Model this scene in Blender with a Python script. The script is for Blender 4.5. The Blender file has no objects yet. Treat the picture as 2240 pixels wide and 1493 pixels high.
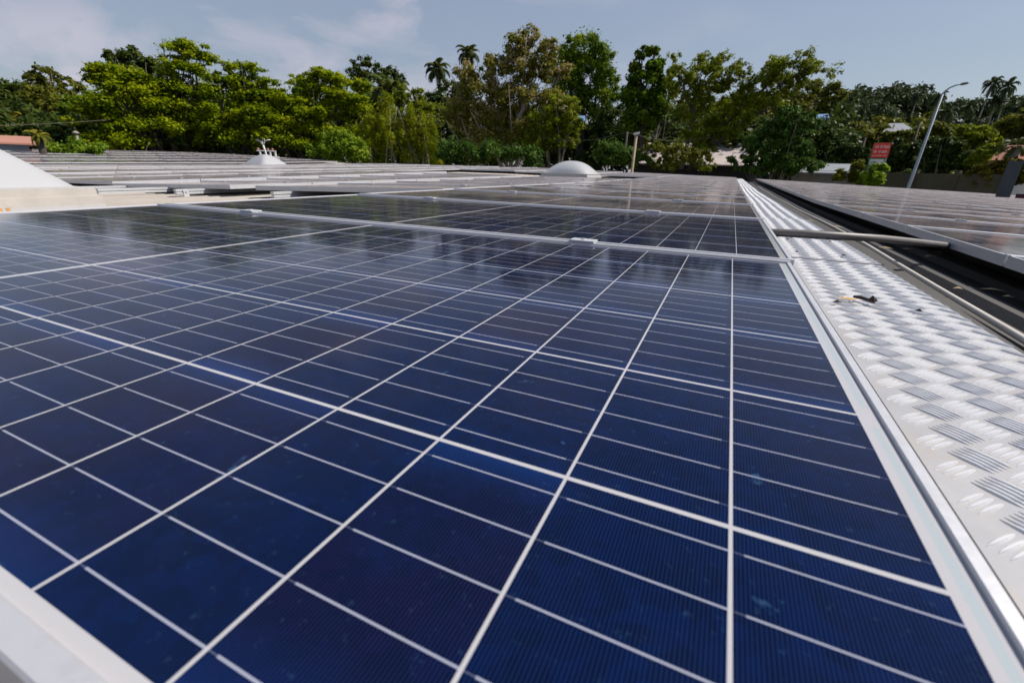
import bpy, math, random
import numpy as np
from mathutils import Matrix, Vector, Euler

R_ = math.radians
S = bpy.context.scene
COL = S.collection
rng = np.random.default_rng(7)
random.seed(7)

# ------------------------------------------------------------------ camera
F = 983.23                                   # focal length in pixels of the 2240 px wide photograph
C = np.array([-0.11616, -0.03782, 0.15512])
RM = np.array([[0.90786607, 0.41849716, 0.02537], [-0.172, 0.318, 0.932], [-0.383, 0.85, -0.36]])
def cam_rot(a, b, c):
    ca, sa, cb, sb, cc, sc = math.cos(a), math.sin(a), math.cos(b), math.sin(b), math.cos(c), math.sin(c)
    fwd = np.array([sa*cb, ca*cb, sb]); right = np.array([ca, -sa, 0.]); up = np.cross(right, fwd)
    return np.stack([cc*right + sc*up, -sc*right + cc*up, fwd])
RM = cam_rot(-0.42222024, -0.36831202, 0.02726774)
cd = bpy.data.cameras.new("camera"); cam = bpy.data.objects.new("camera", cd); COL.objects.link(cam)
cd.sensor_width = 36; cd.lens = F/2240*36; cd.clip_start = 0.01; cd.clip_end = 3000
M = Matrix.Identity(4)
for r in range(3):
    M[r][0], M[r][1], M[r][2], M[r][3] = RM[0][r], RM[1][r], -RM[2][r], C[r]
cam.matrix_world = M
cd.dof.use_dof = True; cd.dof.focus_distance = 0.8; cd.dof.aperture_fstop = 10.0
S.camera = cam

# ------------------------------------------------------------------ world and sun
SUN_EL, SUN_AZ = R_(46), R_(58)              # azimuth from +Y towards +X
W = bpy.data.worlds.new("World"); S.world = W; W.use_nodes = True
nt = W.node_tree; N = nt.nodes; L = nt.links; N.clear()
out = N.new('ShaderNodeOutputWorld'); bg = N.new('ShaderNodeBackground')
sky = N.new('ShaderNodeTexSky'); sky.sky_type = 'NISHITA'; sky.sun_disc = False
sky.sun_elevation = SUN_EL; sky.sun_rotation = SUN_AZ; sky.air_density = 1.3; sky.dust_density = .7; sky.ozone_density = 2.0
tc = N.new('ShaderNodeTexCoord'); mp = N.new('ShaderNodeMapping'); mp.inputs['Scale'].default_value = (1.0, 1.0, 2.4); mp.inputs['Location'].default_value = (1.1, 6.2, 3.1)
n1 = N.new('ShaderNodeTexNoise'); n1.inputs['Scale'].default_value = 4.6; n1.inputs['Detail'].default_value = 9; n1.inputs['Roughness'].default_value = .56
n1.inputs['Distortion'].default_value = .35
rp = N.new('ShaderNodeValToRGB'); rp.color_ramp.elements[0].position = .45; rp.color_ramp.elements[1].position = .60
n2 = N.new('ShaderNodeTexNoise'); n2.inputs['Scale'].default_value = 1.3; n2.inputs['Detail'].default_value = 3
rp2 = N.new('ShaderNodeValToRGB'); rp2.color_ramp.elements[0].position = .33; rp2.color_ramp.elements[1].position = .66
mul = N.new('ShaderNodeMath'); mul.operation = 'MULTIPLY'
mul2 = N.new('ShaderNodeMath'); mul2.operation = 'MULTIPLY_ADD'; mul2.inputs[1].default_value = .86; mul2.inputs[2].default_value = .0
mix = N.new('ShaderNodeMix'); mix.data_type = 'RGBA'; mix.inputs['B'].default_value = (5.7, 5.45, 6.25, 1)
sep = N.new('ShaderNodeSeparateXYZ'); L.new(tc.outputs['Generated'], sep.inputs[0])
mr = N.new('ShaderNodeMapRange'); mr.inputs['From Min'].default_value = .30; mr.inputs['From Max'].default_value = .75; mr.inputs['To Min'].default_value = 1; mr.inputs['To Max'].default_value = .12
L.new(sep.outputs['Z'], mr.inputs['Value'])
mul3 = N.new('ShaderNodeMath'); mul3.operation = 'MULTIPLY'
L.new(tc.outputs['Generated'], mp.inputs['Vector']); L.new(mp.outputs[0], n1.inputs['Vector']); L.new(mp.outputs[0], n2.inputs['Vector'])
L.new(n1.outputs['Fac'], rp.inputs[0]); L.new(n2.outputs['Fac'], rp2.inputs[0])
L.new(rp.outputs[0], mul.inputs[0]); L.new(rp2.outputs[0], mul.inputs[1]); L.new(mul.outputs[0], mul2.inputs[0])
L.new(mul2.outputs[0], mul3.inputs[0]); L.new(mr.outputs[0], mul3.inputs[1])
# a thin even veil under the puffs
veil = N.new('ShaderNodeMix'); veil.data_type = 'RGBA'; veil.inputs['B'].default_value = (3.05, 3.4, 4.5, 1)
vm = N.new('ShaderNodeMath'); vm.operation = 'MULTIPLY'; vm.inputs[1].default_value = .62; L.new(mr.outputs[0], vm.inputs[0])
L.new(vm.outputs[0], veil.inputs['Factor']); L.new(sky.outputs[0], veil.inputs['A'])
L.new(mul3.outputs[0], mix.inputs['Factor']); L.new(veil.outputs['Result'], mix.inputs['A'])
L.new(mix.outputs['Result'], bg.inputs['Color']); bg.inputs['Strength'].default_value = 0.098
L.new(bg.outputs[0], out.inputs['Surface'])
sl = bpy.data.lights.new("sun", 'SUN'); sl.energy = 5.0; sl.angle = R_(0.6); sl.color = (1, .94, .85)
so = bpy.data.objects.new("sun", sl); COL.objects.link(so)
SD = Vector((math.sin(SUN_AZ)*math.cos(SUN_EL), math.cos(SUN_AZ)*math.cos(SUN_EL), math.sin(SUN_EL)))
so.rotation_euler = SD.to_track_quat('Z', 'Y').to_euler(); so.location = (20, 20, 40)
S.view_settings.view_transform = 'Standard'; S.view_settings.look = 'None'; S.view_settings.exposure = 0.12; S.view_settings.gamma = 1
try:
    S.cycles.max_bounces = 6; S.cycles.transparent_max_bounces = 4; S.cycles.use_denoising = True
except Exception: pass

# ------------------------------------------------------------------ helpers
def ray(x, y):
    return RM.T @ np.array([(x-1120)/F, (746.5-y)/F, 1.])
def P(x, y, R):                              # the point at horizontal distance R seen at pixel x, y
    d = ray(x, y); return C + d*(R/math.hypot(d[0], d[1]))
def hitX(x, y, X):
    d = ray(x, y); return C + d*((X-C[0])/d[0])

class MB:
    def __init__(s): s.v = []; s.f = []; s.m = []; s.n = 0
    def add(s, V, Fc, m=0):
        s.v += [tuple(map(float, p)) for p in V]; s.f += [tuple(i+s.n for i in f) for f in Fc]; s.m += [m]*len(Fc); s.n += len(V)
    def box(s, a, b, m=0):
        x0, y0, z0 = a; x1, y1, z1 = b
        s.add([(x0,y0,z0),(x1,y0,z0),(x1,y1,z0),(x0,y1,z0),(x0,y0,z1),(x1,y0,z1),(x1,y1,z1),(x0,y1,z1)],
              [(0,3,2,1),(4,5,6,7),(0,1,5,4),(1,2,6,5),(2,3,7,6),(3,0,4,7)], m)
    def obox(s, o, ex, ey, ez, m=0):         # box from a corner and three edge vectors
        o, ex, ey, ez = map(np.array, (o, ex, ey, ez))
        s.add([o, o+ex, o+ex+ey, o+ey, o+ez, o+ex+ez, o+ex+ey+ez, o+ey+ez],
              [(0,3,2,1),(4,5,6,7),(0,1,5,4),(1,2,6,5),(2,3,7,6),(3,0,4,7)], m)
    def tube(s, pts, rad, n=8, m=0):
        pts = [np.array(p, float) for p in pts]; rings = []
        if not hasattr(rad, '__len__'): rad = [rad]*len(pts)
        V = []; Fc = []
        for i, p in enumerate(pts):
            t = pts[min(i+1, len(pts)-1)]-pts[max(i-1, 0)]; t = t/np.linalg.norm(t)
            a = np.cross(t, (0, 0, 1.)) if abs(t[2]) < .95 else np.cross(t, (1., 0, 0)); a /= np.linalg.norm(a); b = np.cross(t, a)
            for k in range(n):
                an = 2*math.pi*k/n; V.append(p+rad[i]*(math.cos(an)*a+math.sin(an)*b))
        for i in range(len(pts)-1):
            for k in range(n):
                k2 = (k+1) % n; Fc.append((i*n+k, i*n+k2, (i+1)*n+k2, (i+1)*n+k))
        Fc.append(tuple(range(n-1, -1, -1))); Fc.append(tuple((len(pts)-1)*n+k for k in range(n)))
        s.add(V, Fc, m)
    def mesh(s, name, mats, smooth=False):
        me = bpy.data.meshes.new(name); me.from_pydata(s.v, [], s.f)
        for m in (mats if isinstance(mats, (list, tuple)) else [mats]): me.materials.append(m)
        me.polygons.foreach_set('material_index', s.m)
        if smooth: me.polygons.foreach_set('use_smooth', [True]*len(s.f))
        me.update(); return me
    def build(s, name, mats, parent=None, smooth=False):
        return link(name, s.mesh(name, mats, smooth), parent)
def link(name, data, parent=None):
    o = bpy.data.objects.new(name, data); COL.objects.link(o)
    if parent is not None: o.parent = parent
    return o
def tag(o, label=None, cat=None, group=None, kind=None):
    if label: o['label'] = label
    if cat: o['category'] = cat
    if group: o['group'] = group
    if kind: o['kind'] = kind
    return o
def empty(name, loc, rz=0):
    o = bpy.data.objects.new(name, None); COL.objects.link(o); o.location = loc; o.rotation_euler = (0, 0, rz); o.empty_display_size = .1
    return o

# ------------------------------------------------------------------ materials
class G:                                     # small node-graph helper
    def __init__(s, name):
        s.mat = bpy.data.materials.new(name); s.mat.use_nodes = True; s.t = s.mat.node_tree; s.N = s.t.nodes; s.L = s.t.links
        s.b = s.N['Principled BSDF']
    def put(s, sock, v):
        if hasattr(v, 'links') or hasattr(v, 'is_output'): s.L.new(v, sock)
        elif v is not None: sock.default_value = v
    def m(s, op, a, b=None, c=None):
        n = s.N.new('ShaderNodeMath'); n.operation = op
        for i, v in enumerate((a, b, c)): s.put(n.inputs[i], v)
        return n.outputs[0]
    def mix(s, f, a, b):
        n = s.N.new('ShaderNodeMix'); n.data_type = 'RGBA'; s.put(n.inputs['Factor'], f); s.put(n.inputs['A'], a); s.put(n.inputs['B'], b)
        return n.outputs['Result']
    def noise(s, vec, scale, detail=3, rough=.5):
        n = s.N.new('ShaderNodeTexNoise'); n.inputs['Scale'].default_value = scale; n.inputs['Detail'].default_value = detail; n.inputs['Roughness'].default_value = rough
        if vec is not None: s.L.new(vec, n.inputs['Vector'])
        return n.outputs['Fac']
    def ramp(s, f, p0, p1, c0=(0,0,0,1), c1=(1,1,1,1)):
        n = s.N.new('ShaderNodeValToRGB'); e = n.color_ramp.elements; e[0].position = p0; e[1].position = p1; e[0].color = c0; e[1].color = c1
        s.put(n.inputs[0], f); return n.outputs[0]
    def coord(s, which='Object'):
        return s.N.new('ShaderNodeTexCoord').outputs[which]
    def bump(s, h, strength=.3, dist=.01):
        n = s.N.new('ShaderNodeBump'); n.inputs['Strength'].default_value = strength; n.inputs['Distance'].default_value = dist
        s.L.new(h, n.inputs['Height']); s.L.new(n.outputs[0], s.b.inputs['Normal'])
def simple(name, col, rough=.6, metal=0., var=.12, scale=6., bump=0., spec=.5):
    g = G(name); c = g.coord()
    n = g.noise(c, scale, 5, .6)
    a = tuple(x*(1-var) for x in col)+(1,); b = tuple(min(1, x*(1+var)) for x in col)+(1,)
    g.put(g.b.inputs['Base Color'], g.mix(g.ramp(n, .3, .7), a, b))
    g.b.inputs['Roughness'].default_value = rough; g.b.inputs['Metallic'].default_value = metal; g.b.inputs['Specular IOR Level'].default_value = spec
    if bump: g.bump(g.noise(c, scale*4, 4), bump, .01)
    return g.mat

PU, PUL, PV_ = .0812, .0800, .158
PW, PVL = 1.980, .979                        # outer size of a panel
def cell_material(name="photovoltaic_cells", dust=1.0, tint=(.62, .50, .44, 1)):
    g = G(name); uv = g.N.new('ShaderNodeUVMap'); uv.uv_map = 'UVMap'
    sp = g.N.new('ShaderNodeSeparateXYZ'); g.L.new(uv.outputs[0], sp.inputs[0]); a, b = sp.outputs[0], sp.outputs[1]
    oi = g.N.new('ShaderNodeObjectInfo').outputs['Random']
    m = g.m
    right = m('LESS_THAN', a, .0193+12*PU+.006)
    ar = m('DIVIDE', m('SUBTRACT', a, .0193), PU); al = m('DIVIDE', m('SUBTRACT', a, .0193+12*PU+.012), PUL)
    au = m('ADD', m('MULTIPLY', right, ar), m('MULTIPLY', m('SUBTRACT', 1., right), m('ADD', al, 100.)))
    fu = m('FRACT', au); iu = m('FLOOR', au)
    bv = m('DIVIDE', m('SUBTRACT', b, .016), PV_); fv = m('FRACT', bv); iv = m('FLOOR', bv)
    du = m('MULTIPLY', m('MINIMUM', fu, m('SUBTRACT', 1., fu)), PU)
    dv = m('MULTIPLY', m('MINIMUM', fv, m('SUBTRACT', 1., fv)), PV_)
    cell = m('MULTIPLY', m('GREATER_THAN', du, .00088), m('GREATER_THAN', dv, .00150))
    inr = m('MULTIPLY', m('MULTIPLY', m('GREATER_THAN', bv, 0.), m('LESS_THAN', bv, 6.)),
            m('ADD', m('MULTIPLY', right, m('MULTIPLY', m('GREATER_THAN', ar, 0.), m('LESS_THAN', ar, 12.))),
              m('MULTIPLY', m('SUBTRACT', 1., right), m('MULTIPLY', m('GREATER_THAN', al, 0.), m('LESS_THAN', al, 12.)))))
    cell = m('MULTIPLY', cell, inr)
    # busbars: stop short of one end of each half cell, the end alternates by row
    fb = m('FRACT', m('MULTIPLY', fv, 5.)); bb = m('LESS_THAN', m('MULTIPLY', m('ABSOLUTE', m('SUBTRACT', fb, .5)), .0316), .00048)
    first = m('LESS_THAN', bv, 1.)
    sh = m('MULTIPLY', m('ADD', m('MULTIPLY', first, m('SUBTRACT', 1., fu)), m('MULTIPLY', m('SUBTRACT', 1., first), fu)), PU)
    bb = m('MULTIPLY', bb, m('GREATER_THAN', sh, .0055))
    # fine fingers
    ff = m('ABSOLUTE', m('SUBTRACT', m('FRACT', m('MULTIPLY', a, 1/.00165)), .5))
    fing = m('LESS_THAN', ff, .14)
    # colour of the cells
    cmb = g.N.new('ShaderNodeCombineXYZ'); g.L.new(iu, cmb.inputs[0]); g.L.new(iv, cmb.inputs[1]); g.L.new(m('MULTIPLY', oi, 57.), cmb.inputs[2])
    wn = g.N.new('ShaderNodeTexWhiteNoise'); wn.noise_dimensions = '3D'; g.L.new(cmb.outputs[0], wn.inputs['Vector'])
    vo = g.N.new('ShaderNodeTexVoronoi'); vo.inputs['Scale'].default_value = 120; g.L.new(uv.outputs[0], vo.inputs['Vector'])
    vs = g.N.new('ShaderNodeSeparateColor'); g.L.new(vo.outputs['Color'], vs.inputs[0])
    big = g.noise(uv.outputs[0], 9., 4, .6)
    col = g.mix(wn.outputs['Value'], (.0001, .0050, .034, 1), (.0042, .0020, .0190, 1))
    col = g.mix(m('MULTIPLY', g.ramp(big, .42, .70), .75), col, (.0003, .0085, .052, 1))
    col = g.mix(m('MULTIPLY', vs.outputs[0], .62), col, (.0006, .0024, .0125, 1))
    edge = m('MULTIPLY', m('MAXIMUM', m('SUBTRACT', 1., m('DIVIDE', dv, .040)), 0.), m('MULTIPLY', m('ADD', wn.outputs['Value'], .30), .52))
    col = g.mix(m('MULTIPLY', edge, edge), col, (.001, .040, .20, 1))
    col = g.mix(m('MULTIPLY', fing, .22), col, (.025, .065, .19, 1))
    # dried drops and dust
    v2 = g.N.new('ShaderNodeTexVoronoi'); v2.inputs['Scale'].default_value = 17; v2.inputs['Randomness'].default_value = 1.
    wv = g.N.new('ShaderNodeVectorMath'); wv.operation = 'MULTIPLY_ADD'; nz = g.N.new('ShaderNodeTexNoise'); nz.inputs['Scale'].default_value = 40; nz.inputs['Detail'].default_value = 4
    oadd = g.N.new('ShaderNodeVectorMath'); oadd.operation = 'ADD'; cm2 = g.N.new('ShaderNodeCombineXYZ'); g.L.new(m('MULTIPLY', oi, 31.), cm2.inputs[0]); g.L.new(m('MULTIPLY', oi, 17.), cm2.inputs[1])
    g.L.new(uv.outputs[0], oadd.inputs[0]); g.L.new(cm2.outputs[0], oadd.inputs[1]); g.L.new(oadd.outputs[0], nz.inputs['Vector'])
    g.L.new(nz.outputs['Color'], wv.inputs[0]); wv.inputs[1].default_value = (.035, .06, 0); g.L.new(oadd.outputs[0], wv.inputs[2])
    g.L.new(wv.outputs[0], v2.inputs['Vector'])
    vc = g.N.new('ShaderNodeSeparateColor'); g.L.new(v2.outputs['Color'], vc.inputs[0])
    rad = m('MULTIPLY_ADD', m('POWER', vc.outputs[1], 3.0), .085, .040)
    spot = m('MULTIPLY', m('LESS_THAN', v2.outputs['Distance'], rad), m('GREATER_THAN', vc.outputs[0], .12))
    spot = m('MULTIPLY', spot, m('MULTIPLY', g.ramp(g.noise(oadd.outputs[0], 110., 5, .8), .42, .72), .55))
    dn = g.ramp(g.noise(oadd.outputs[0], 150., 3, .8), .62, .80)
    speck = m('MULTIPLY', dn, .24)
    white = (.44, .43, .445, 1)
    cc = g.mix(m('MULTIPLY', bb, .80), col, (.42, .43, .52, 1))
    wire = m('LESS_THAN', m('MULTIPLY', m('ABSOLUTE', m('SUBTRACT', fb, .5)), .0316), .00022)
    cc = g.mix(m('MULTIPLY', wire, .45), cc, (.20, .22, .30, 1))
    cc = g.mix(cell, white, cc)
    # grey interconnect ribbon in the side margin
    seg = m('LESS_THAN', m('ABSOLUTE', m('SUBTRACT', m('FRACT', m('MULTIPLY', bv, .5)), .5)), .453)
    rib = m('MULTIPLY', m('MULTIPLY', m('GREATER_THAN', a, .0108), m('LESS_THAN', a, .0152)), seg)
    cc = g.mix(m('MULTIPLY', rib, .75), cc, (.36, .42, .44, 1))
    cc = g.mix(m('ADD', spot, speck), cc, (.06, .16, .30, 1))
    g.put(g.b.inputs['Base Color'], cc)
    rn = g.noise(oadd.outputs[0], 5., 3)
    g.put(g.b.inputs['Roughness'], m('ADD', .055, m('MULTIPLY', rn, .07)))
    g.b.inputs['IOR'].default_value = 1.22; g.b.inputs['Specular Tint'].default_value = (.66, .66, 1.0, 1)   # blue-violet residual colour of the anti-reflective coating
    # thin dust film: its optical depth grows as the view gets shallower
    ge = g.N.new('ShaderNodeNewGeometry'); dp = g.N.new('ShaderNodeVectorMath'); dp.operation = 'DOT_PRODUCT'
    g.L.new(ge.outputs['Incoming'], dp.inputs[0]); g.L.new(ge.outputs['Normal'], dp.inputs[1])
    tau = m('MULTIPLY', m('ADD', .0008, m('MULTIPLY', g.ramp(g.noise(oadd.outputs[0], 3.1, 5, .65), .38, .80), .0095)), -dust)
    cov = m('SUBTRACT', 1., m('EXPONENT', m('DIVIDE', tau, m('MAXIMUM', m('ABSOLUTE', dp.outputs['Value']), .012))))
    df = g.N.new('ShaderNodeBsdfDiffuse'); df.inputs['Color'].default_value = tint
    mx = g.N.new('ShaderNodeMixShader'); g.L.new(cov, mx.inputs[0]); g.L.new(g.b.outputs[0], mx.inputs[1]); g.L.new(df.outputs[0], mx.inputs[2])
    g.L.new(mx.outputs[0], g.N['Material Output'].inputs['Surface'])
    return g.mat
M_CELL = cell_material(dust=.6)
M_CELLD = cell_material("dusty_photovoltaic_cells", 1.8, (.52, .42, .365, 1))
def alu():
    g = G("anodised_aluminium"); c = g.coord(); mp_ = g.N.new('ShaderNodeMapping'); mp_.inputs['Scale'].default_value = (3, 3, 40); g.L.new(c, mp_.inputs['Vector'])
    n = g.noise(c, 9., 6, .7); d = g.ramp(g.noise(c, 26., 5, .75), .55, .78); f = g.noise(mp_.outputs[0], 60., 2)
    col = g.mix(g.ramp(n, .3, .7), (.49, .485, .51, 1), (.555, .55, .57, 1)); col = g.mix(g.m('MULTIPLY', d, .35), col, (.30, .27, .25, 1))
    g.put(g.b.inputs['Base Color'], col); g.b.inputs['Metallic'].default_value = .25; g.put(g.b.inputs['Roughness'], g.m('ADD', .33, g.m('MULTIPLY', f, .2))); g.bump(f, .08, .001)
    return g.mat
M_ALU = alu()
M_RAIL = simple("mill_aluminium", (.60, .60, .61), .45, .35, .05, 20)
M_DARKBACK = simple("panel_backsheet", (.25, .25, .26), .7)
M_PIPE = simple("grey_pvc", (.12, .105, .098), .5, 0, .12, 9)

def roof_mat(name, c0, c1, c2):
    g = G(name); c = g.coord()
    n = g.noise(c, 1.7, 6, .65); st = g.noise(c, 14., 4, .7)
    g.put(g.b.inputs['Base Color'], g.mix(m_(g, g.ramp(st, .52, .75), .5), g.mix(g.ramp(n, .35, .68), c0+(1,), c1+(1,)), c2+(1,)))
    g.b.inputs['Roughness'].default_value = .75
    g.bump(g.noise(c, 60., 3), .15, .004)
    return g.mat
def m_(g, a, b): return g.m('MULTIPLY', a, b)
M_ROOFL = roof_mat("weathered_beige_sheet", (.37, .325, .285), (.31, .275, .245), (.42, .36, .30))
M_ROOFR = roof_mat("weathered_sheet_painted_shade", (.034, .029, .026), (.025, .021, .020), (.055, .043, .035))  # dark brown base colour carries the shade of the right array

# ------------------------------------------------------------------ shape of the roof and of the panel planes
ZX = [(-32, [(0, .10), (10.1, .40), (15.5, .53), (21, .60)]), (-30, [(0, .10), (10.1, .37), (15.5, .50), (21, .56)]),
      (-20, [(0, -.2), (7.1, -.085), (14.5, .05), (21, .25)]), (-18.3, [(0, -.2), (6.5, -.095), (14.5, .03), (21, .20)]),
      (-8.41, [(0, -.15), (3.18, -.128), (5.7, -.077), (15.5, .112), (21, .20)]), (-6.43, [(0, -.11), (3.07, -.105), (10, .032), (21, .16)]),
      (-4.45, [(0, -.075), (3.07, -.069), (10.3, .001), (21, .12)]), (-1.97, [(0, 0), (3, 0), (6.9, -.010), (21, .066)]),
      (0, [(0, 0), (1, -.001), (2, -.0045), (3, -.0075), (5, -.0145), (7, -.022), (13, -.006), (21, .022)]),
      (.3, [(0, 0), (3, -.0075), (7, -.022), (13, -.006), (21, .022)]),
      (.72, [(0, -.07), (3, -.07), (6, -.082), (21, -.005)]), (12, [(0, -.46), (3, -.46), (6, -.47), (21, -.395)])]
def zv(kn, v):
    return float(np.interp(v, [k[0] for k in kn], [k[1] for k in kn]))
def ztop(X, v):
    return float(np.interp(X, [a for a, _ in ZX], [zv(k, v) for _, k in ZX]))
FAR = 20.85

def roof_z(X, v):
    base = ztop(X, v) - .125
    if X > .26:
        base = float(np.interp(X, [.26, .45, .72, 12], [ztop(.26, v)-.135, ztop(.26, v)-.165, ztop(.72, v)-.135, ztop(12, v)-.14]))
    if -4.4 < X < -2.0: base = min(base, -.165+.010*(v-2)) if v < 9 else base
    return base
def corrugated(x0, x1, v0, v1, mat, pitch):
    n = int((x1-x0)/pitch); xs = []
    for i in range(n):
        b = x0+i*pitch; xs += [(b, 0), (b+pitch*.55, 0), (b+pitch*.65, .024), (b+pitch*.90, .024)]
    xs.append((x0+n*pitch, 0))
    vs = np.linspace(v0, v1, 24); mb = MB(); V = []; Fc = []
    for v in vs:
        for X, h in xs: V.append((X, v, roof_z(X, v)+h))
    k = len(xs)
    for j in range(len(vs)-1):
        for i in range(k-1): Fc.append((j*k+i, j*k+i+1, (j+1)*k+i+1, (j+1)*k+i))
    mb.add(V, Fc); return mb
GZ = -5.2
bld = empty("warehouse_building", (0, 0, GZ))
tag(bld, "long low building whose ribbed sheet roof carries all the solar panels", "building")
def under(o): o.location = (0, 0, -GZ); return o
under(corrugated(-32, .25, -3.0, FAR+.25, M_ROOFL, .175).build("roof_sheet", M_ROOFL, bld))
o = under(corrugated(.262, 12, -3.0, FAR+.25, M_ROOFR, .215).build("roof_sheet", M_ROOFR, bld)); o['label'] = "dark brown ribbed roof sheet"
mb = MB(); zt = [roof_z(x, FAR)-.04 for x in (-32, -20, -8, 0, .7, 12)]; xs = (-32, -20, -8, 0, .7, 12)
M_WALL = simple("rendered_wall", (.42, .40, .37), .8)
for i in range(5):
    mb.add([(xs[i], FAR+.1, GZ), (xs[i+1], FAR+.1, GZ), (xs[i+1], FAR+.1, zt[i+1]), (xs[i], FAR+.1, zt[i])], [(0, 1, 2, 3)])
for X in (-31.9, 11.9): mb.add([(X, -2.9, GZ), (X, FAR, GZ), (X, FAR, roof_z(X, FAR)-.04), (X, -2.9, roof_z(X, -2.9)-.04)], [(0, 1, 2, 3)])
mb.add([(-32, -2.9, GZ), (12, -2.9, GZ), (12, -2.9, -.62), (.3, -2.9, -.2), (-32, -2.9, -.2)], [(0, 1, 2, 3, 4)])
under(mb.build("wall", M_WALL, bld))

# ------------------------------------------------------------------ solar panels
def panel_meshes():
    fr = MB(); lx, ly, zl, zb = .0075, .011, .0046, -.034
    def bar4(x0, x1, y0, y1, zt, c):          # one frame side with softened upper edges
        fr.add([(x0, y0, zb), (x1, y0, zb), (x1, y1, zb), (x0, y1, zb), (x0, y0, zt-c), (x1, y0, zt-c), (x1, y1, zt-c), (x0, y1, zt-c),
                (x0+c, y0+c, zt), (x1-c, y0+c, zt), (x1-c, y1-c, zt), (x0+c, y1-c, zt)],
               [(0, 3, 2, 1), (0, 1, 5, 4), (1, 2, 6, 5), (2, 3, 7, 6), (3, 0, 4, 7), (4, 5, 9, 8), (5, 6, 10, 9), (6, 7, 11, 10), (7, 4, 8, 11), (8, 9, 10, 11)])
    bar4(-PW, 0, 0, ly, zl, .0012); bar4(-PW, 0, PVL-ly, PVL, zl, .0012)
    bar4(-PW, -PW+lx, ly, PVL-ly, .0026, .0008); bar4(-lx, 0, ly, PVL-ly, .0026, .0008)
    # lower flange so that the frame has depth from below
    fr.box((-PW+.0085, .0111, zb+.0005), (-.0085, .028, zb+.0025)); fr.box((-PW+.0085, PVL-.028, zb+.0005), (-.0085, PVL-.0111, zb+.0025))
    gl = MB(); gl.add([(-PW+lx, ly, 0), (-lx, ly, 0), (-lx, PVL-ly, 0), (-PW+lx, PVL-ly, 0)], [(0, 1, 2, 3)])
    bk = MB(); bk.add([(-PW+lx, ly, -.006), (-lx, ly, -.006), (-lx, PVL-ly, -.006), (-PW+lx, PVL-ly, -.006)], [(3, 2, 1, 0)])
    cl = MB()
    for X in (0,):
        cl.box((X-.028, -.011, .0054), (X+.028, .025, .0088)); cl.box((X-.028, .002, -.03), (X+.028, .012, .0052))
        cl.tube([(X, .007, .0089), (X, .007, .0112)], .0055, 8)
    return fr.mesh("frame", M_ALU), gl, bk.mesh("backsheet", M_DARKBACK), cl.mesh("clamp", M_RAIL), fr, gl
FRM, GLMB, BKM, CLM, FRMB, _ = panel_meshes()
def uvmesh(mb, name, mats):
    me = mb.mesh(name, mats); u = me.uv_layers.new(name='UVMap')
    for p in me.polygons:
        for li in p.loop_indices:
            c = me.vertices[me.loops[li].vertex_index].co; u.data[li].uv = (-c.x, c.y)
    return me
GLM = uvmesh(GLMB, "glass", M_CELL); GLMD = uvmesh(GLMB, "glass", M_CELLD)
one = MB(); one.add(FRMB.v, FRMB.f, 0); one.add(GLMB.v, GLMB.f, 1)
ONEM = uvmesh(one, "solar_panel", [M_ALU, M_CELLD])
ORD = ["first", "second", "third", "fourth", "fifth", "sixth", "seventh", "eighth", "ninth", "tenth", "eleventh", "twelfth", "thirteenth",
       "fourteenth", "fifteenth", "sixteenth", "seventeenth", "eighteenth", "nineteenth", "twentieth", "twenty-first", "twenty-second", "twenty-third"]
def inview(pts):
    q = []
    for p in pts:
        d = RM @ (np.array(p)-C)
        if d[2] < .02: q.append((9 if d[0] > 0 else -9, 0)); continue
        q.append((d[0]/d[2]*F/1120, d[1]/d[2]*F/746))
    xs = [a for a, _ in q]; return not (min(xs) > 1.03 or max(xs) < -1.03)
NP = 0
def panel(Xr, v0, parts, label, group, drop=0., dx=0., clamps=(.41, 1.51), clean=False):
    global NP
    a = np.array((Xr, v0, ztop(Xr, v0))); b = np.array((Xr, v0+PVL, ztop(Xr, v0+PVL)))
    c = np.array((Xr-PW, v0, ztop(Xr-PW, v0)-drop)); d = c+b-a
    if not inview([a, b, c, d]): return None
    NP += 1
    sy = (b[2]-a[2])/PVL; sx = (a[2]-c[2])/PW
    rot = Euler((math.atan(sy), -math.atan(sx), 0)); loc = (Xr+dx, v0, a[2])
    if parts:
        t = empty("solar_panel", loc); t.rotation_euler = rot
        link("frame", FRM, t); link("glass", GLM if clean else GLMD, t); link("backsheet", BKM, t)
        for x in clamps:
            o = link("clamp", CLM, t); o.location = (-x, PVL, 0)
    else:
        t = link("solar_panel", ONEM); t.location = loc; t.rotation_euler = rot
    tag(t, label, "solar panel", group)
    return t
PIT = .993
# the column beside the walkway
for k in range(21):
    lab = {0: "nearest blue solar panel filling the foreground, with thick white grid lines",
           1: "solar panel directly beyond the big foreground panel, its frame touching the walkway"}.get(k,
           f"solar panel {ORD[k]} from the camera in the column left of the chequered walkway")
    panel(.012, -.016+PIT*k, k < 10, lab, "panels in the column left of the walkway", 0, 0 if k == 0 else (.008 if k % 3 else .004), clean=k < 2)
# second column, starts beyond the white skylight; interrupted round the far dome
for k in range(19):
    v = 2.86+PIT*k
    if 9.2 < v < 13.2 or v > FAR-.9: continue
    panel(-1.995, v, v < 8, f"solar panel {ORD[k]} back in the second column, left of the walkway column",
          "panels in the second column from the walkway", .0)
# lower block on the left
for ci, Xr in enumerate([-4.45-1.99*i for i in range(7)]):
    for k in range(18):
        v = 2.95+PIT*k
        if (ci < 2 and 9.9 < v < 13.2) or v > FAR-.9: continue
        panel(Xr, v, v < 6 and ci < 3, f"greyish solar panel seen edge-on, {ORD[k]} back in the {ORD[ci]} column of the left block",
              "panels in the left block", .006 if ci % 2 else .022)
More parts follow.
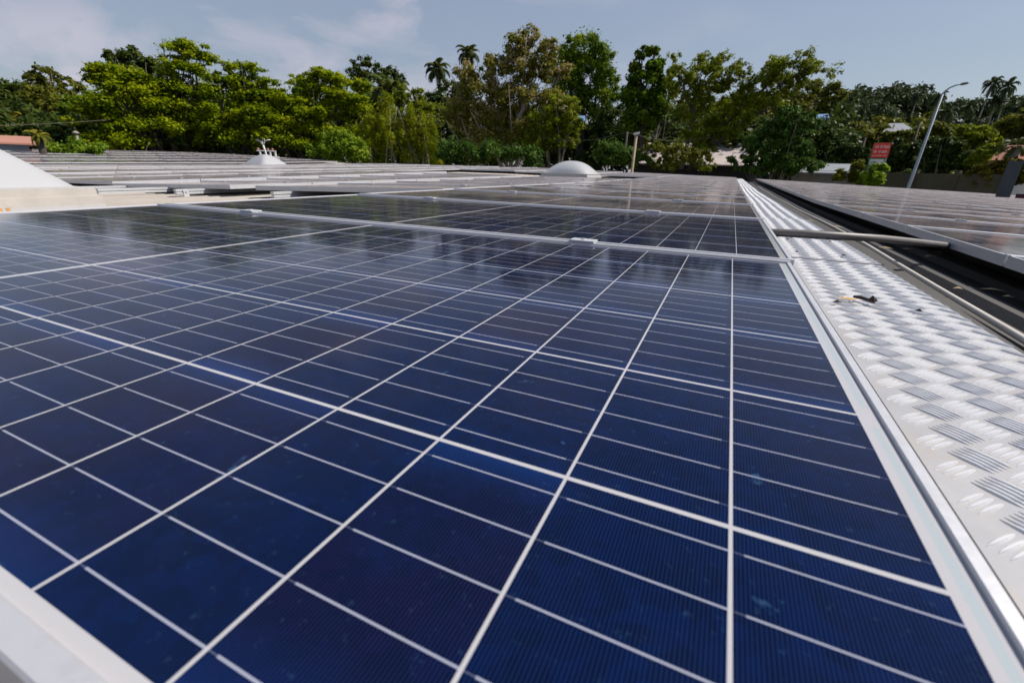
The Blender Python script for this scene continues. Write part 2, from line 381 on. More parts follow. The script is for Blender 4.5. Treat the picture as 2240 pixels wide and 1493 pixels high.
# raised block at the far left
for ci, Xr in enumerate([-20.2-1.99*i for i in range(5)]):
    for k in range(18):
        v = 3.5+PIT*k
        if v > FAR-.9: continue
        panel(Xr, v, False, f"pale solar panel in the far raised block behind the gap, column {ci+1}, {ORD[k]} row",
              "panels in the raised far left block", .008)
# right-hand array beyond the walkway
for ci, Xr in enumerate([.735+1.99*(i+1)-.01 for i in range(5)]):
    for k in range(21):
        v = -.02+PIT*k
        if v > FAR-.9: continue
        panel(Xr, v, ci == 0 and v < 8, f"mauve-brown solar panel right of the walkway, {ORD[k]} row back, {ORD[ci]} column out",
              "panels right of the walkway", 0., 0., (.35, 1.43))
print("panels", NP)

# mounting rails sticking out under the near edge of the left block, with their feet
def rail(X, v0, v1, zt, label, foot=None):
    t = empty("mounting_rail", (X, v0, zt-.045)); tag(t, label, "rail", "white mounting rails under the left block")
    mb = MB(); mb.box((-.02, 0, .026), (.02, v1-v0, .045)); mb.box((-.014, .004, .014), (.012, v1-v0, .026)); mb.box((-.02, 0, 0), (.02, v1-v0, .014)); mb.build("bar", M_RAIL, t)
    if foot is not None:
        f = MB(); zr = roof_z(X, v0+foot)-(zt-.045)+.012
        f.box((.021, foot, zr), (.027, foot+.05, .040)); f.box((.0272, foot-.003, zr), (.085, foot+.053, zr+.006)); f.tube([(.028, foot+.025, .024), (.036, foot+.025, .024)], .008, 6)
        f.build("foot_bracket", M_RAIL, t)
for X, a, b, f, lab in ((-4.82, 2.66, 3.8, .06, "white two-part rail with a bent foot bracket on the beige roof"),
                        (-5.42, 2.33, 3.8, None, "long plain white rail stub under the left block"),
                        (-6.18, 2.46, 3.8, .05, "thin white rail with bracket nearest the pyramid skylight"),
                        (-3.52, 2.66, 3.8, None, "white rail stub under the second column of panels")):
    rail(X, a, b, ztop(X, 3.0)-.036, lab, f)

# ------------------------------------------------------------------ chequer plate walkway
def plate_material():
    g = G("chequer_plate_aluminium"); c = g.coord()
    n = g.noise(c, 7., 5, .65); st = g.ramp(g.noise(c, 10., 7, .78), .48, .74)
    col = g.mix(g.ramp(n, .35, .7), (.35, .345, .355, 1), (.42, .415, .425, 1))
    col = g.mix(g.m('MULTIPLY', st, .55), col, (.42, .32, .22, 1))
    g.put(g.b.inputs['Base Color'], col); g.b.inputs['Metallic'].default_value = .08
    g.put(g.b.inputs['Roughness'], g.m('ADD', .33, g.m('MULTIPLY', n, .18)))
    return g.mat
M_PLATE = plate_material()
M_TREAD = simple("worn_tread_painted_glint", (.66, .65, .66), .26, .15, .06, 30)  # polished bars, base colour also lightened to paint in their white highlight
def bar(mb, cx, cy, ang, ln=.0285, w=.0036, h=.0019):
    ca, sa = math.cos(ang), math.sin(ang)
    prof = [(-.5, .12), (-.36, .62), (-.15, 1.), (.15, 1.), (.36, .62), (.5, .12)]; V = []; Fc = []
    for t, s in prof:
        for q, hh in ((-.5, 0), (-.22, .85), (.22, .85), (.5, 0)):
            x = t*ln; y = q*w*s; V.append((cx+ca*x-sa*y, cy+sa*x+ca*y, h*hh*min(1, s+.1)))
    for i in range(5):
        for k in range(3): Fc.append((i*4+k, i*4+k+1, (i+1)*4+k+1, (i+1)*4+k)[::-1])
    mb.add(V, Fc, 1)
def plate_mesh(ln, w=.196, x0=.0, margin=.012):
    mb = MB(); mb.box((0, 0, -.003), (w, ln, 0)); mb.box((0, 0, -.030), (.002, ln, -.0031)); mb.box((w-.002, 0, -.030), (w, ln, -.0031))
    au, av = .0508, .0400
    for j in range(int(ln/av)+1):
        for i in range(5):
            for ang, ox, oy in ((-math.pi/4, 0, 0), (math.pi/4, au/2, av/2)):
                cx, cy = .0147+(i-.5)*au+ox, .02+j*av+oy
                for q in (-2, -1, 0, 1, 2):
                    bx = cx-math.sin(ang)*q*.0053; by = cy+math.cos(ang)*q*.0053
                    if .011 < bx < w-.006 and .008 < by < ln-.008: bar(mb, bx, by, ang)
    return mb.mesh("tread_plate", [M_PLATE, M_TREAD])
PLM = plate_mesh(1.285); PLN = plate_mesh(1.885)
v = -.57; k = 0
wt = empty("walkway", (.049, -.57, 0)); tag(wt, "light aluminium chequer-plate walkway running between the two panel fields", "walkway", None)
while v < FAR-.4:
    ln = 1.885 if k == 0 else 1.285
    z0, z1 = ztop(.15, v)-.040, ztop(.15, v+ln)-.040
    o = link("tread_plate", PLN if k == 0 else PLM, wt); o.location = ((.0, .003, -.002, .004, -.003)[k % 5], v+.57, z0 + (0.0, .002, -.001)[k % 3])
    o.rotation_euler = (math.atan((z1-z0)/ln), 0, (0, .0012, -.001, .001)[k % 4])
    v += ln+.004; k += 1

# ------------------------------------------------------------------ pipe, conduit, debris
mb = MB(); zp = ztop(.15, 1.8)-.040+.016
mb.tube([(-.05, 1.765, zp-.016), (.03, 1.775, zp-.002), (.13, 1.79, zp), (.255, 1.80, zp)]+[tuple((lambda d, z: C+d*((z-C[2])/d[2]))(ray(x, y), z)) for x, y, z in ((1930, 522, -.045), (2000, 529, -.064), (2062, 536, -.092), (2120, 543, -.125))], .0128, 14)
tag(mb.build("cable_pipe", M_PIPE, None, True), "grey plastic conduit pipe lying across the chequer-plate walkway", "pipe")
M_COND = simple("cream_conduit", (.62, .56, .48), .5)
mb = MB(); mb.tube([(min(.40+.05*y, .53), y, roof_z(min(.40+.05*y, .53), y)+.034+.003*math.sin(y*2.1)) for y in np.linspace(-.3, 14, 30)], .0075, 8)
tag(mb.build("conduit", M_COND, None, True), "thin cream conduit running along the dark roof beside the walkway", "conduit")
M_TWIG = simple("dry_bark", (.035, .024, .016), .9); M_DRY = simple("dry_leaf", (.42, .30, .16), .8); M_DROP = simple("droppings", (.035, .03, .028), .9)
M_RUST = simple("rust_stain", (.50, .27, .07), .9)
zw = lambda x, v: ztop(.15, v)-.040
def on_plate(px, py, z=-.038):
    d = ray(px, py); return C+d*((z-C[2])/d[2])
def twig():
    a = on_plate(1866, 652); b = on_plate(1912, 664); t = empty("dry_twig", a); tag(t, "broken dark twig with a knot lying on rusty walkway plate", "twig")
    mb = MB(); e = b-a
    mb.tube([(0, 0, .003), tuple(e*.35+np.array((0, .002, .004))), tuple(e*.75+np.array((0, -.001, .0035))), tuple(e+np.array((0, 0, .003)))], [.002, .0032, .0024, .0026], 7); mb.build("stick", M_TWIG, t)
    mb = MB(); c = e*.88
    mb.tube([tuple(c+np.array((-.004, 0, .003))), tuple(c+np.array((0, .001, .007))), tuple(c+np.array((.006, .002, .004)))], [.003, .0055, .0025], 7); mb.build("knot", M_TWIG, t)
twig()
def blotch(name, pts, mat, label, cat, h=.0006):
    mb = MB(); c = np.mean(pts, axis=0); V = [tuple(p) for p in pts]+[(c[0], c[1], c[2]+h)]; n = len(pts)
    mb.add(V, [(i, (i+1) % n, n) for i in range(n)]); return tag(mb.build(name, mat), label, cat)
def around(p, rx, ry, n=9, seed=0, z=.0006):
    r = np.random.default_rng(seed); return [np.array((p[0]+rx*(.7+.5*r.random())*math.cos(6.283*i/n), p[1]+ry*(.7+.5*r.random())*math.sin(6.283*i/n), p[2]+z)) for i in range(n)]
p = on_plate(1855, 655); blotch("rust_stain", around(p, .016, .007, 11, 3, .0022), M_RUST, "orange rust stain under the dark twig on the walkway", "stain")
for i, (px, py, r, lab) in enumerate(((1830, 663, .0060, "dark dried dropping beside the rust stain on the walkway"), (2010, 683, .0050, "small dark dropping near the right edge of the walkway"),
        (1722, 525, .0042, "tiny brown dropping just past the pipe on the walkway"), (1815, 530, .0050, "small dark dropping right of centre near the pipe"),
        (1845, 560, .0060, "dark dropping between pipe and twig on the walkway"), (1742, 553, .005, "flat brown dropping at the walkway plate joint"))):
    p = on_plate(px, py); blotch("bird_dropping", around(p, r, r*.8, 9, 10+i, .0022), M_DROP, lab, "dropping", .004)['group'] = "droppings on the walkway"
d = ray(1268, 412); p = C+d*(-C[2]-.008)/d[2]
mb = MB(); mb.add([(p[0]-.05, p[1], p[2]+.012), (p[0], p[1]-.035, p[2]+.022), (p[0]+.055, p[1]-.004, p[2]+.010), (p[0], p[1]+.03, p[2]+.03)], [(0, 1, 3), (1, 2, 3)])
tag(mb.build("fallen_leaf", M_DROP), "curled dark dry leaf lying on a panel in front of the dome", "leaf")
# dead leaves and straws on the dark roof
spots = [(1770, 492), (1935, 548), (2035, 559), (2030, 561), (2090, 645), (2205, 650), (1880, 470), (1960, 510), (2058, 550), (1985, 545), (1830, 500), (2170, 635), (1905, 512)]
for i, (px, py) in enumerate(spots):
    d = ray(px, py); q = C+d*((-.175-C[2])/d[2]); q[2] = roof_z(q[0], q[1])+.03; l = .012+.03*random.random(); a = -.15+random.random()*.5
    mb = MB(); e = np.array((math.cos(a), math.sin(a), 0))*l; w = np.array((-math.sin(a), math.cos(a), 0))*.006; up = np.array((0, 0, .006))
    mb.add([q-e, q-w+up*.5, q+e, q+w+up], [(0, 1, 3), (1, 2, 3)])
    tag(mb.build("dead_leaf", M_DRY), "dry tan leaf scrap lying on the dark roof beside the walkway", "leaf", "dead leaves on the dark roof")

# ------------------------------------------------------------------ skylights
def dome_mat(name, c):
    g = G(name); n = g.noise(g.coord(), 2.5, 4)
    g.put(g.b.inputs['Base Color'], g.mix(g.ramp(n, .3, .7), tuple(x*.96 for x in c)+(1,), c+(1,)))
    g.b.inputs['Roughness'].default_value = .38; g.b.inputs['Subsurface Weight'].default_value = 0.
    return g.mat
M_DOME = dome_mat("opal_acrylic", (.42, .42, .43)); M_CURB = simple("painted_curb", (.46, .42, .38), .7, 0, .1, 8)
M_CURBW = simple("white_curb", (.44, .43, .425), .6, 0, .06, 8)
def skylight(label, x0, x1, v0, v1, zb, zc, h, fn, curb, inset=.05, group=None, flash=False):
    cx, cy = (x0+x1)/2, (v0+v1)/2; t = empty("skylight", (cx, cy, zb)); tag(t, label, "skylight", group)
    ax, ay = (x1-x0)/2, (v1-v0)/2; hc = zc-zb
    mb = MB(); mb.box((-ax, -ay, -.06), (ax, ay, hc*.55)); mb.box((-ax+.02, -ay+.02, hc*.5), (ax-.02, ay-.02, hc))
    mb.build("curb", curb, t)
    if flash:
        mf = MB(); mf.box((ax+.002, -ay, -.030), (ax+.16, ay+.03, -.012)); mf.box((ax+.0022, -ay, -.0118), (ax+.008, ay, .004)); mf.build('flashing', M_CURBW, t)
        for y, q in ((.30, .030), (.335, .022), (-.2, .018)):
            mr_ = MB(); mr_.add([(ax+.0095, y, .006), (ax+.0095, y+.022, .006), (ax+.010, y+.016, .006-q), (ax+.010, y+.004, .006-q*.8)], [(0, 3, 2, 1)]); mr_.build('rust_streak', M_RUST, t)
    n = 28; V = []; Fc = []; bx, by = ax-inset, ay-inset
    for j in range(n+1):
        for i in range(n+1):
            u, w = -1+2*i/n, -1+2*j/n; V.append((u*bx, w*by, hc+.004+h*fn(u, w)))
    for j in range(n):
        for i in range(n): Fc.append((j*(n+1)+i, j*(n+1)+i+1, (j+1)*(n+1)+i+1, (j+1)*(n+1)+i))
    md = MB(); md.add(V, Fc); md.build("dome", M_DOME, t, True)
    ml = MB(); ml.box((-bx-.022, -by-.022, hc+.0005), (bx+.022, -by+.006, hc+.012)); ml.box((-bx-.022, by-.006, hc+.0005), (bx+.022, by+.022, hc+.012))
    ml.box((-bx-.022, -by+.0062, hc+.0005), (-bx+.006, by-.0062, hc+.012)); ml.box((bx-.006, -by+.0062, hc+.0005), (bx+.022, by-.0062, hc+.012)); ml.build("rim", M_CURBW, t)
    return t
def pyr(u, w):
    r = max(abs(u), abs(w)); return 1-max(0, (r-.16)/.84)**1.12
def pyr2(u, w):
    r = (abs(u)**7+abs(w)**7)**(1/7); r = min(1, r); return max(0, 1-max(0, (r-.12)/.88)**1.35)
def pillow(u, w): return max(0, (1-abs(u)**2.3))**.75*max(0, (1-abs(w)**2.3))**.75
skylight("large white pyramid skylight cut off by the left picture edge", -5.55, -4.0, .05, 1.72, -.150, -.048, .55, pyr, M_CURB, .09, None, True)
skylight("white pillow-shaped dome skylight on the bare strip before the far trees", -4.62, -3.36, 11.45, 12.8, -.055, .045, .315, pillow, M_CURBW, .03)
skylight("small white faceted skylight between the left panel blocks under the forked white trunk", -19.85, -18.35, 14.2, 15.65, -.07, .0, .42, pyr2, M_CURBW, .04)
#VEG#
# ------------------------------------------------------------------ ground and hill
M_GROUND = simple("grassy_ground", (.045, .055, .022), .95, 0, .3, .3)
mb = MB(); mb.add([(-1500, -1500, GZ), (1500, -1500, GZ), (1500, 1500, GZ), (-1500, 1500, GZ)], [(0, 1, 2, 3)])
tag(mb.build("ground", M_GROUND), kind='structure')
def groundz(x, y):
    R = math.hypot(x, y); th = math.degrees(math.atan2(x, y))
    rise = np.clip((R-62)/70, 0, 1); rise = rise*rise*(3-2*rise)
    side = np.clip((th+14)/16, 0, 1)
    return GZ+.02+float(rise*(2.0+12.0*side))
mb = MB(); V = []; Fc = []; ths = np.linspace(-110, 60, 70); rs = np.concatenate([np.linspace(60, 150, 24), [200, 300, 420]])
for r in rs:
    for t in ths:
        x, y = r*math.sin(R_(t)), r*math.cos(R_(t)); V.append((x, y, groundz(x, y)+(.6*math.sin(x*.11)*math.sin(y*.13) if r > 64 else 0)))
k = len(ths)
for j in range(len(rs)-1):
    for i in range(k-1): Fc.append((j*k+i, j*k+i+1, (j+1)*k+i+1, (j+1)*k+i))
mb.add(V, [f[::-1] for f in Fc]); tag(mb.build("hills", M_GROUND, None, True), kind='structure')

# ------------------------------------------------------------------ foliage
def leaf_mat(name, c0, c1, c2, trans=.25, rough=.45):
    g = G(name); at = g.N.new('ShaderNodeAttribute'); at.attribute_name = 'tone'
    r = g.N.new('ShaderNodeValToRGB'); e = r.color_ramp.elements; e[0].color = c0+(1,); e[1].color = c2+(1,); e[0].position = 0; e[1].position = 1
    x = e.new(.5); x.color = c1+(1,)
    g.L.new(at.outputs['Fac'], r.inputs[0])
    g.L.new(r.outputs[0], g.b.inputs['Base Color']); g.b.inputs['Roughness'].default_value = rough; g.b.inputs['Specular IOR Level'].default_value = .07
    tr = g.N.new('ShaderNodeBsdfTranslucent'); g.L.new(r.outputs[0], tr.inputs['Color'])
    mx = g.N.new('ShaderNodeMixShader'); mx.inputs[0].default_value = trans
    o = g.N['Material Output']; g.L.new(g.b.outputs[0], mx.inputs[1]); g.L.new(tr.outputs[0], mx.inputs[2]); g.L.new(mx.outputs[0], o.inputs['Surface'])
    return g.mat
LM = dict(
    almond=leaf_mat("almond_leaf", (.075, .135, .004), (.25, .32, .005), (.46, .46, .010), .45),
    dark=leaf_mat("dark_leaf", (.026, .044, .010), (.060, .088, .015), (.11, .135, .024), .28),
    olive=leaf_mat("olive_leaf", (.075, .085, .010), (.15, .16, .016), (.26, .26, .03), .38),
    bush=leaf_mat("light_bush_leaf", (.09, .17, .012), (.21, .31, .020), (.34, .42, .04), .38),
    bamboo=leaf_mat("bamboo_leaf", (.13, .16, .008), (.25, .29, .010), (.38, .38, .02), .45),
    pink=leaf_mat("flowering_leaf", (.12, .12, .014), (.25, .235, .026), (.66, .46, .34), .42),
    yellowish=leaf_mat("yellowish_leaf", (.10, .125, .008), (.185, .225, .012), (.34, .35, .02), .40),
    glossy=leaf_mat("glossy_leaf", (.030, .070, .010), (.062, .125, .016), (.13, .20, .035), .25, .42),
    mango=leaf_mat("mango_leaf", (.048, .092, .008), (.12, .19, .011), (.31, .37, .016), .38),
    far=leaf_mat("far_leaf", (.030, .047, .021), (.056, .078, .028), (.095, .115, .036), .25),
    palm=leaf_mat("palm_leaf", (.030, .045, .010), (.065, .085, .018), (.15, .15, .03), .25),
    gold=leaf_mat("golden_leaf", (.09, .075, .010), (.18, .15, .012), (.28, .22, .02), .3),
    banana=leaf_mat("banana_leaf", (.10, .11, .012), (.20, .19, .02), (.36, .27, .04), .35))
M_BARK = simple("grey_bark", (.15, .125, .10), .9, 0, .25, 5); M_BARKP = simple("pale_bark", (.34, .30, .25), .85, 0, .2, 5); M_BARKD = simple("dark_bark", (.055, .045, .035), .9, 0, .25, 5)
def leaf_mesh(name, pos, nrm, size, tone, mat, rg, aspect=.5):
    n = len(pos); t = rg.normal(size=(n, 3)); t -= nrm*(t*nrm).sum(1, keepdims=True); t /= np.linalg.norm(t, axis=1, keepdims=True)+1e-9
    b = np.cross(nrm, t); s = size[:, None]
    V = np.empty((n, 4, 3)); V[:, 0] = pos-t*s*.5; V[:, 1] = pos+b*s*aspect*.5-nrm*s*.06; V[:, 2] = pos+t*s*.5; V[:, 3] = pos-b*s*aspect*.5-nrm*s*.06
    me = bpy.data.meshes.new(name); me.vertices.add(4*n); me.vertices.foreach_set('co', V.reshape(-1).astype(np.float32))
    me.loops.add(4*n); me.loops.foreach_set('vertex_index', np.arange(4*n, dtype=np.int32))
    me.polygons.add(n); me.polygons.foreach_set('loop_start', np.arange(0, 4*n, 4, dtype=np.int32)); me.polygons.foreach_set('loop_total', np.full(n, 4, np.int32))
    me.materials.append(mat); a = me.attributes.new('tone', 'FLOAT', 'FACE'); a.data.foreach_set('value', tone.astype(np.float32)); me.update(calc_edges=True)
    return me
def crown_points(blobs, n, leaf, rg, flat=.75, sub=.34, up=.45, fill=.35, nsub=1.0):
    """blobs: (centre, right vector, depth vector, rx, rd, rz). Leaves sit on many small clumps spread through each blob."""
    wts = np.array([b[3]*b[5] for b in blobs]); wts /= wts.sum(); PO = []; NO = []; TO = []
    for b, w in zip(blobs, wts):
        c, ex, ey, rx, ry, rz = b; nl = max(60, int(n*w)); mean = (rx+rz)/2
        ns = max(5, int(nsub*(14*(1/ (sub*3))**1.3))); d = rg.normal(size=(ns, 3)); d[:, 2] += .12; d /= np.linalg.norm(d, axis=1, keepdims=True)
        rr = (fill+(1-fill)*rg.random(ns)**.6)[:, None]*.92; cen = d*rr
        sr = sub*mean*(.6+.8*rg.random(ns)); st = rg.normal(0, .16, ns)
        k = rg.integers(0, ns, nl); q = rg.normal(size=(nl, 3)); q[:, 2] += .25; q /= np.linalg.norm(q, axis=1, keepdims=True)
        rad = (.35+.65*rg.random(nl)**.5)[:, None]; loose = rg.random(nl) < .24; rad[loose] *= (1.25+.9*rg.random(loose.sum()))[:, None]
        loc = np.stack([cen[k, 0]*rx, cen[k, 1]*ry, cen[k, 2]*rz], 1)+q*rad*sr[k][:, None]*np.array((1, 1, flat))
        nn = q*.55+np.array((0, 0, up))+rg.normal(0, .45, (nl, 3)); nn /= np.linalg.norm(nn, axis=1, keepdims=True)
        PO.append(c+loc[:, :1]*ex+loc[:, 1:2]*ey+loc[:, 2:]*np.array((0, 0, 1.)))
        NO.append(nn[:, :1]*ex+nn[:, 1:2]*ey+nn[:, 2:]*np.array((0, 0, 1.)))
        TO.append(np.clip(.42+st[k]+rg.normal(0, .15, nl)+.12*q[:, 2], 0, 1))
    return np.concatenate(PO), np.concatenate(NO), np.concatenate(TO)
def px_blob(px, py, rx, rz, R, depth=1.0):
    p = P(px, py, R); d = p-C; d[2] = 0; d /= np.linalg.norm(d); ex = np.array((d[1], -d[0], 0.))
    sx = abs(np.dot(P(px+4, py, R)-P(px-4, py, R), ex))/8; sz = abs((P(px, py+4, R)-P(px, py-4, R))[2])/8
    return (p, ex, d, rx*sx, .5*(rx*sx+rz*sz)*depth, rz*sz)
NT = 0
def tree(label, cat, R, blobs, mat, n0, leaf0, group="trees behind the roof", name="broadleaf_tree", trunk=None, bark=None, seed=None, flat=.75, sub=.34, up=.45, limbs=True, aspect=.5, fill=.35, thick=1., nsub=1.0, depth=1.0, tone=0.):
    global NT
    NT += 1; rg = np.random.default_rng(100+NT if seed is None else seed); n = int(n0*1.55); leaf = leaf0*.80
    B = [px_blob(*b[:4], R+(b[4] if len(b) > 4 else 0), depth) for b in blobs]
    po, no, to = crown_points(B, n, leaf, rg, flat, sub, up, fill, nsub)
    ls = leaf*(.6+.8*rg.random(len(po)))
    cx = np.mean([b[0] for b in B], axis=0) if trunk is None else P(trunk, 330, R)
    base = np.array((cx[0], cx[1], 0.)); base[2] = groundz(base[0], base[1])
    t = empty(name, base); tag(t, label, cat, group)
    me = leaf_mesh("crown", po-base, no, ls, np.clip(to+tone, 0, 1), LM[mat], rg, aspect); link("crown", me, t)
    mb = MB(); top = max(b[0][2] for b in B)-base[2]; h = top*.62; rt = .018*top*thick+.06
    cen = np.mean([b[0] for b in B], axis=0)-base; fork = np.array((cen[0]*.35, cen[1]*.35, h*.62))
    mb.tube([(0, 0, -.3), fork*np.array((.45, .45, .5)), fork], [rt*1.25, rt, rt*.8], 8)
    if limbs:
        for b in B:
            e = b[0]-base; e[2] -= b[5]*.25; mid = fork*.45+e*.55+np.array((0, 0, -.06*top))+rg.normal(0, .03*top, 3)
            mb.tube([fork, mid, e], [rt*.62, rt*.36, rt*.12], 6)
            for _ in range(2):
                q = e+np.array((rg.normal()*b[3]*.6, rg.normal()*b[4]*.6, (rg.random()*.9)*b[5]*.8)); mb.tube([mid, (mid+q)/2+rg.normal(0, .05*b[3], 3), q], [rt*.26, rt*.16, rt*.05], 5)
    mb.build("trunk", bark or M_BARK, t, True)
    return t
def frond_strip(V, Fc, T, base, az, el, ln, rg, width=.62, nl=24, droop=1.15):
    pts = []; p = np.array(base, float); a = el
    for i in range(9):
        pts.append(p.copy()); st = ln/8; p = p+st*np.array((math.sin(az)*math.cos(a), math.cos(az)*math.cos(a), math.sin(a))); a -= droop*.27*(.5+i*.13)
    pts = np.array(pts); side = np.array((math.cos(az), -math.sin(az), 0)); tn = rg.random()*.5+.2
    for s in (-1, 1):
        for j in range(nl):
            f = .12+.88*j/nl; x = f*8; i = min(7, int(x)); q = pts[i]+(pts[i+1]-pts[i])*(x-i); tang = pts[i+1]-pts[i]; tang = tang/np.linalg.norm(tang)
            L_ = width*ln*.42*(math.sin(math.pi*min(1, f*.85+.12))+.12); e = q+side*s*L_*.78+tang*L_*.45+np.array((0, 0, -L_*.42)); w = tang*ln*.030
            k = len(V); V += [q-w, q+w, (q+e)/2+w+np.array((0, 0, .05*L_)), e]; Fc.append((k, k+1, k+2, k+3)); T.append(np.clip(tn+rg.normal(0, .12), 0, 1))
    k = len(V)
    for i in range(8):
        w = side*.018*ln*(1-i/9); V += [pts[i]-w, pts[i]+w, pts[i+1]+w*.8, pts[i+1]-w*.8]; Fc.append((k, k+1, k+2, k+3)); k += 4; T.append(.75)
def palm_meshes(h, ln, nf, rg, lean=.06, mat='palm', rt=.16):
    mb = MB(); pts = [(lean*h*(z**1.6), 0, z*h) for z in np.linspace(0, 1, 8)]; pts[0] = (0, 0, -.4)
    mb.tube(pts, [rt*1.5, rt*1.05, rt, rt*.92, rt*.86, rt*.8, rt*.76, rt*.8], 8)
    tm = mb.mesh("trunk", M_BARKP, True); V = []; Fc = []; T = []; top = np.array(pts[-1])
    for i in range(nf):
        az = 2.399*i+rg.normal(0, .15); el = 1.25-1.75*(i/nf)+rg.normal(0, .1); frond_strip(V, Fc, T, top+np.array((0, 0, .05)), az, el, ln*(.8+.3*rg.random()), rg)
    me = bpy.data.meshes.new("crown"); me.from_pydata([tuple(v) for v in V], [], Fc); me.materials.append(LM[mat])
    a = me.attributes.new('tone', 'FLOAT', 'FACE'); a.data.foreach_set('value', np.array(T, np.float32)); me.update()
    return tm, me
def palm(px, py, R, lnpx, label, lean=.05, mat='palm', nf=22, group="palms behind the roof", rz=0., rt=.16, base=None):
    rg = np.random.default_rng(int(px*7+py)); c = P(px, py, R); sc = px_blob(px, py, 1, 1, R)[3]; ln = lnpx*sc
    ex = px_blob(px, py, 1, 1, R)[1]; zg = groundz(c[0], c[1]); h = c[2]-zg
    rz = math.atan2(ex[1], ex[0]); x0 = c-ex*lean*h
    t = empty("coconut_palm", (x0[0], x0[1], zg), rz); tag(t, label, "palm tree", group)
    tm, cm = palm_meshes(h, ln, nf, rg, lean, mat, rt)
    if mat == 'banana': tm.materials[0] = M_BARKD
    link("trunk", tm, t); link("crown", cm, t); return t

# dense undergrowth that closes the view under the crowns
def undergrowth():
    rg = np.random.default_rng(5); po = []; no = []; to = []
    for px in range(-60, 1860, 26):
        for R, up in ((38.5, 0), (42, 26), (46, 48)):
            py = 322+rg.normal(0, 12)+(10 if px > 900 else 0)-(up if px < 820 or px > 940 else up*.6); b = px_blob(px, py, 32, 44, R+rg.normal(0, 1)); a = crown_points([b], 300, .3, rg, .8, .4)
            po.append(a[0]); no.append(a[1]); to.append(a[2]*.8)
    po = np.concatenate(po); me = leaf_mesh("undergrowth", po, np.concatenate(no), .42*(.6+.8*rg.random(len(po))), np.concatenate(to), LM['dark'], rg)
    tag(link("undergrowth", me), "dark tangled undergrowth closing the view below the crowns", "undergrowth", kind='stuff')
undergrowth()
# --- far left
tree("dark olive tree at the far left edge above the small hut", "tree", 62, [(-30, 235, 80, 50), (45, 240, 70, 55), (20, 205, 45, 30), (95, 260, 60, 50)], 'dark', 9000, .42, sub=.26, tone=.12)
tree("wispy thin-topped tree behind the left edge of the almond trees", "tree", 56, [(105, 165, 34, 26), (75, 180, 30, 20), (150, 190, 40, 22), (120, 205, 50, 30)], 'olive', 3000, .33, sub=.22, fill=.5, tone=-.2)
tree("dark rounded tree rising behind the left almond tree", "tree", 58, [(250, 150, 38, 38), (305, 140, 48, 36), (345, 160, 40, 45), (285, 185, 70, 40)], 'dark', 8500, .36, sub=.22, tone=.15)
tree("olive yellow tree on the left under the wispy top", "tree", 50, [(90, 235, 75, 42), (160, 260, 70, 50), (60, 275, 60, 40), (130, 300, 70, 40)], 'olive', 8500, .36, sub=.24, tone=-.12)
palm(22, 262, 44, 62, "low palm with drooping yellowish fronds above the hut", .02, 'banana', 14)
# --- terminalia with layered tiers
tree("tallest layered almond tree with tiers reaching highest on the left", "tree", 37, [(410, 105, 62, 18), (430, 128, 55, 16), (390, 150, 70, 20), (225, 152, 48, 14), (265, 165, 75, 18), (215, 175, 40, 12), (310, 190, 110, 24), (400, 195, 80, 26), (285, 225, 120, 26), (400, 240, 90, 30), (230, 262, 90, 28), (340, 275, 110, 30), (440, 290, 80, 30), (270, 310, 110, 26)],
     'almond', 30000, .25, "layered almond trees", "almond_tree", 370, M_BARKD, flat=.5, sub=.30, up=.8, fill=.2, nsub=1.5)
tree("middle layered almond tree, lower than its two neighbours", "tree", 36, [(530, 150, 50, 16), (490, 172, 60, 18), (560, 182, 60, 18), (505, 205, 80, 22), (580, 215, 60, 20), (520, 245, 90, 24), (470, 265, 70, 24), (580, 270, 80, 26), (520, 305, 90, 26)],
     'almond', 17000, .25, "layered almond trees", "almond_tree", 520, M_BARKD, flat=.5, sub=.30, up=.8, fill=.2, nsub=1.5)
tree("broad bright almond tree right of the forked white trunk", "tree", 35, [(695, 158, 38, 14), (720, 170, 60, 16), (660, 178, 40, 14), (760, 185, 55, 18), (700, 200, 60, 16), (610, 205, 28, 12), (640, 225, 70, 20), (755, 222, 65, 24), (590, 243, 70, 20), (700, 250, 80, 26), (780, 255, 50, 24), (620, 275, 90, 28), (730, 290, 80, 26), (640, 315, 90, 24)],
     'almond', 28000, .24, "layered almond trees", "almond_tree", 690, M_BARKD, flat=.5, sub=.30, up=.8, fill=.2, nsub=1.5, tone=.06)
tree("pale green round bush in front of the bright almond tree", "bush", 31, [(740, 305, 45, 22), (710, 325, 40, 22), (780, 325, 42, 24), (745, 335, 60, 22)], 'bush', 6500, .20, "bushes behind the roof edge", "leafy_bush", limbs=False, sub=.26, up=.6)
# --- between almond and flowering tree
tree("dark feathery crown behind the bright almond tree", "tree", 52, [(800, 148, 38, 24), (775, 165, 30, 22), (845, 165, 30, 24), (870, 185, 20, 30), (820, 190, 55, 36), (860, 225, 40, 30)], 'dark', 8000, .30, sub=.2, tone=.25)
palm(852, 200, 45, 62, "palm with upright fronds against the dark feathery crown", .0, 'palm', 20)
for i, (px, top, w, lab) in enumerate(((815, 250, 24, "leftmost upright yellow-green bamboo clump"), (850, 215, 26, "tallest yellow-green bamboo clump below the palm"), (893, 235, 24, "feathery bamboo clump right of the palm"), (935, 250, 26, "bamboo clump standing next to the flowering tree"))):
    tree(lab, "bamboo", 33, [(px, top+18, w*.8, 26), (px-4, top+55, w, 36), (px+5, top+95, w*1.1, 40)], 'bamboo', 5200, .22, "bamboo clumps", "bamboo_clump", aspect=.22, sub=.3, up=.1, flat=1.4, limbs=True, thick=.35, bark=M_BARKP, fill=.45)
tree("olive shrubby tree filling the gap under the twin palms", "tree", 42, [(900, 215, 45, 30), (940, 250, 50, 35)], 'yellowish', 4500, .27, sub=.24, tone=-.15)
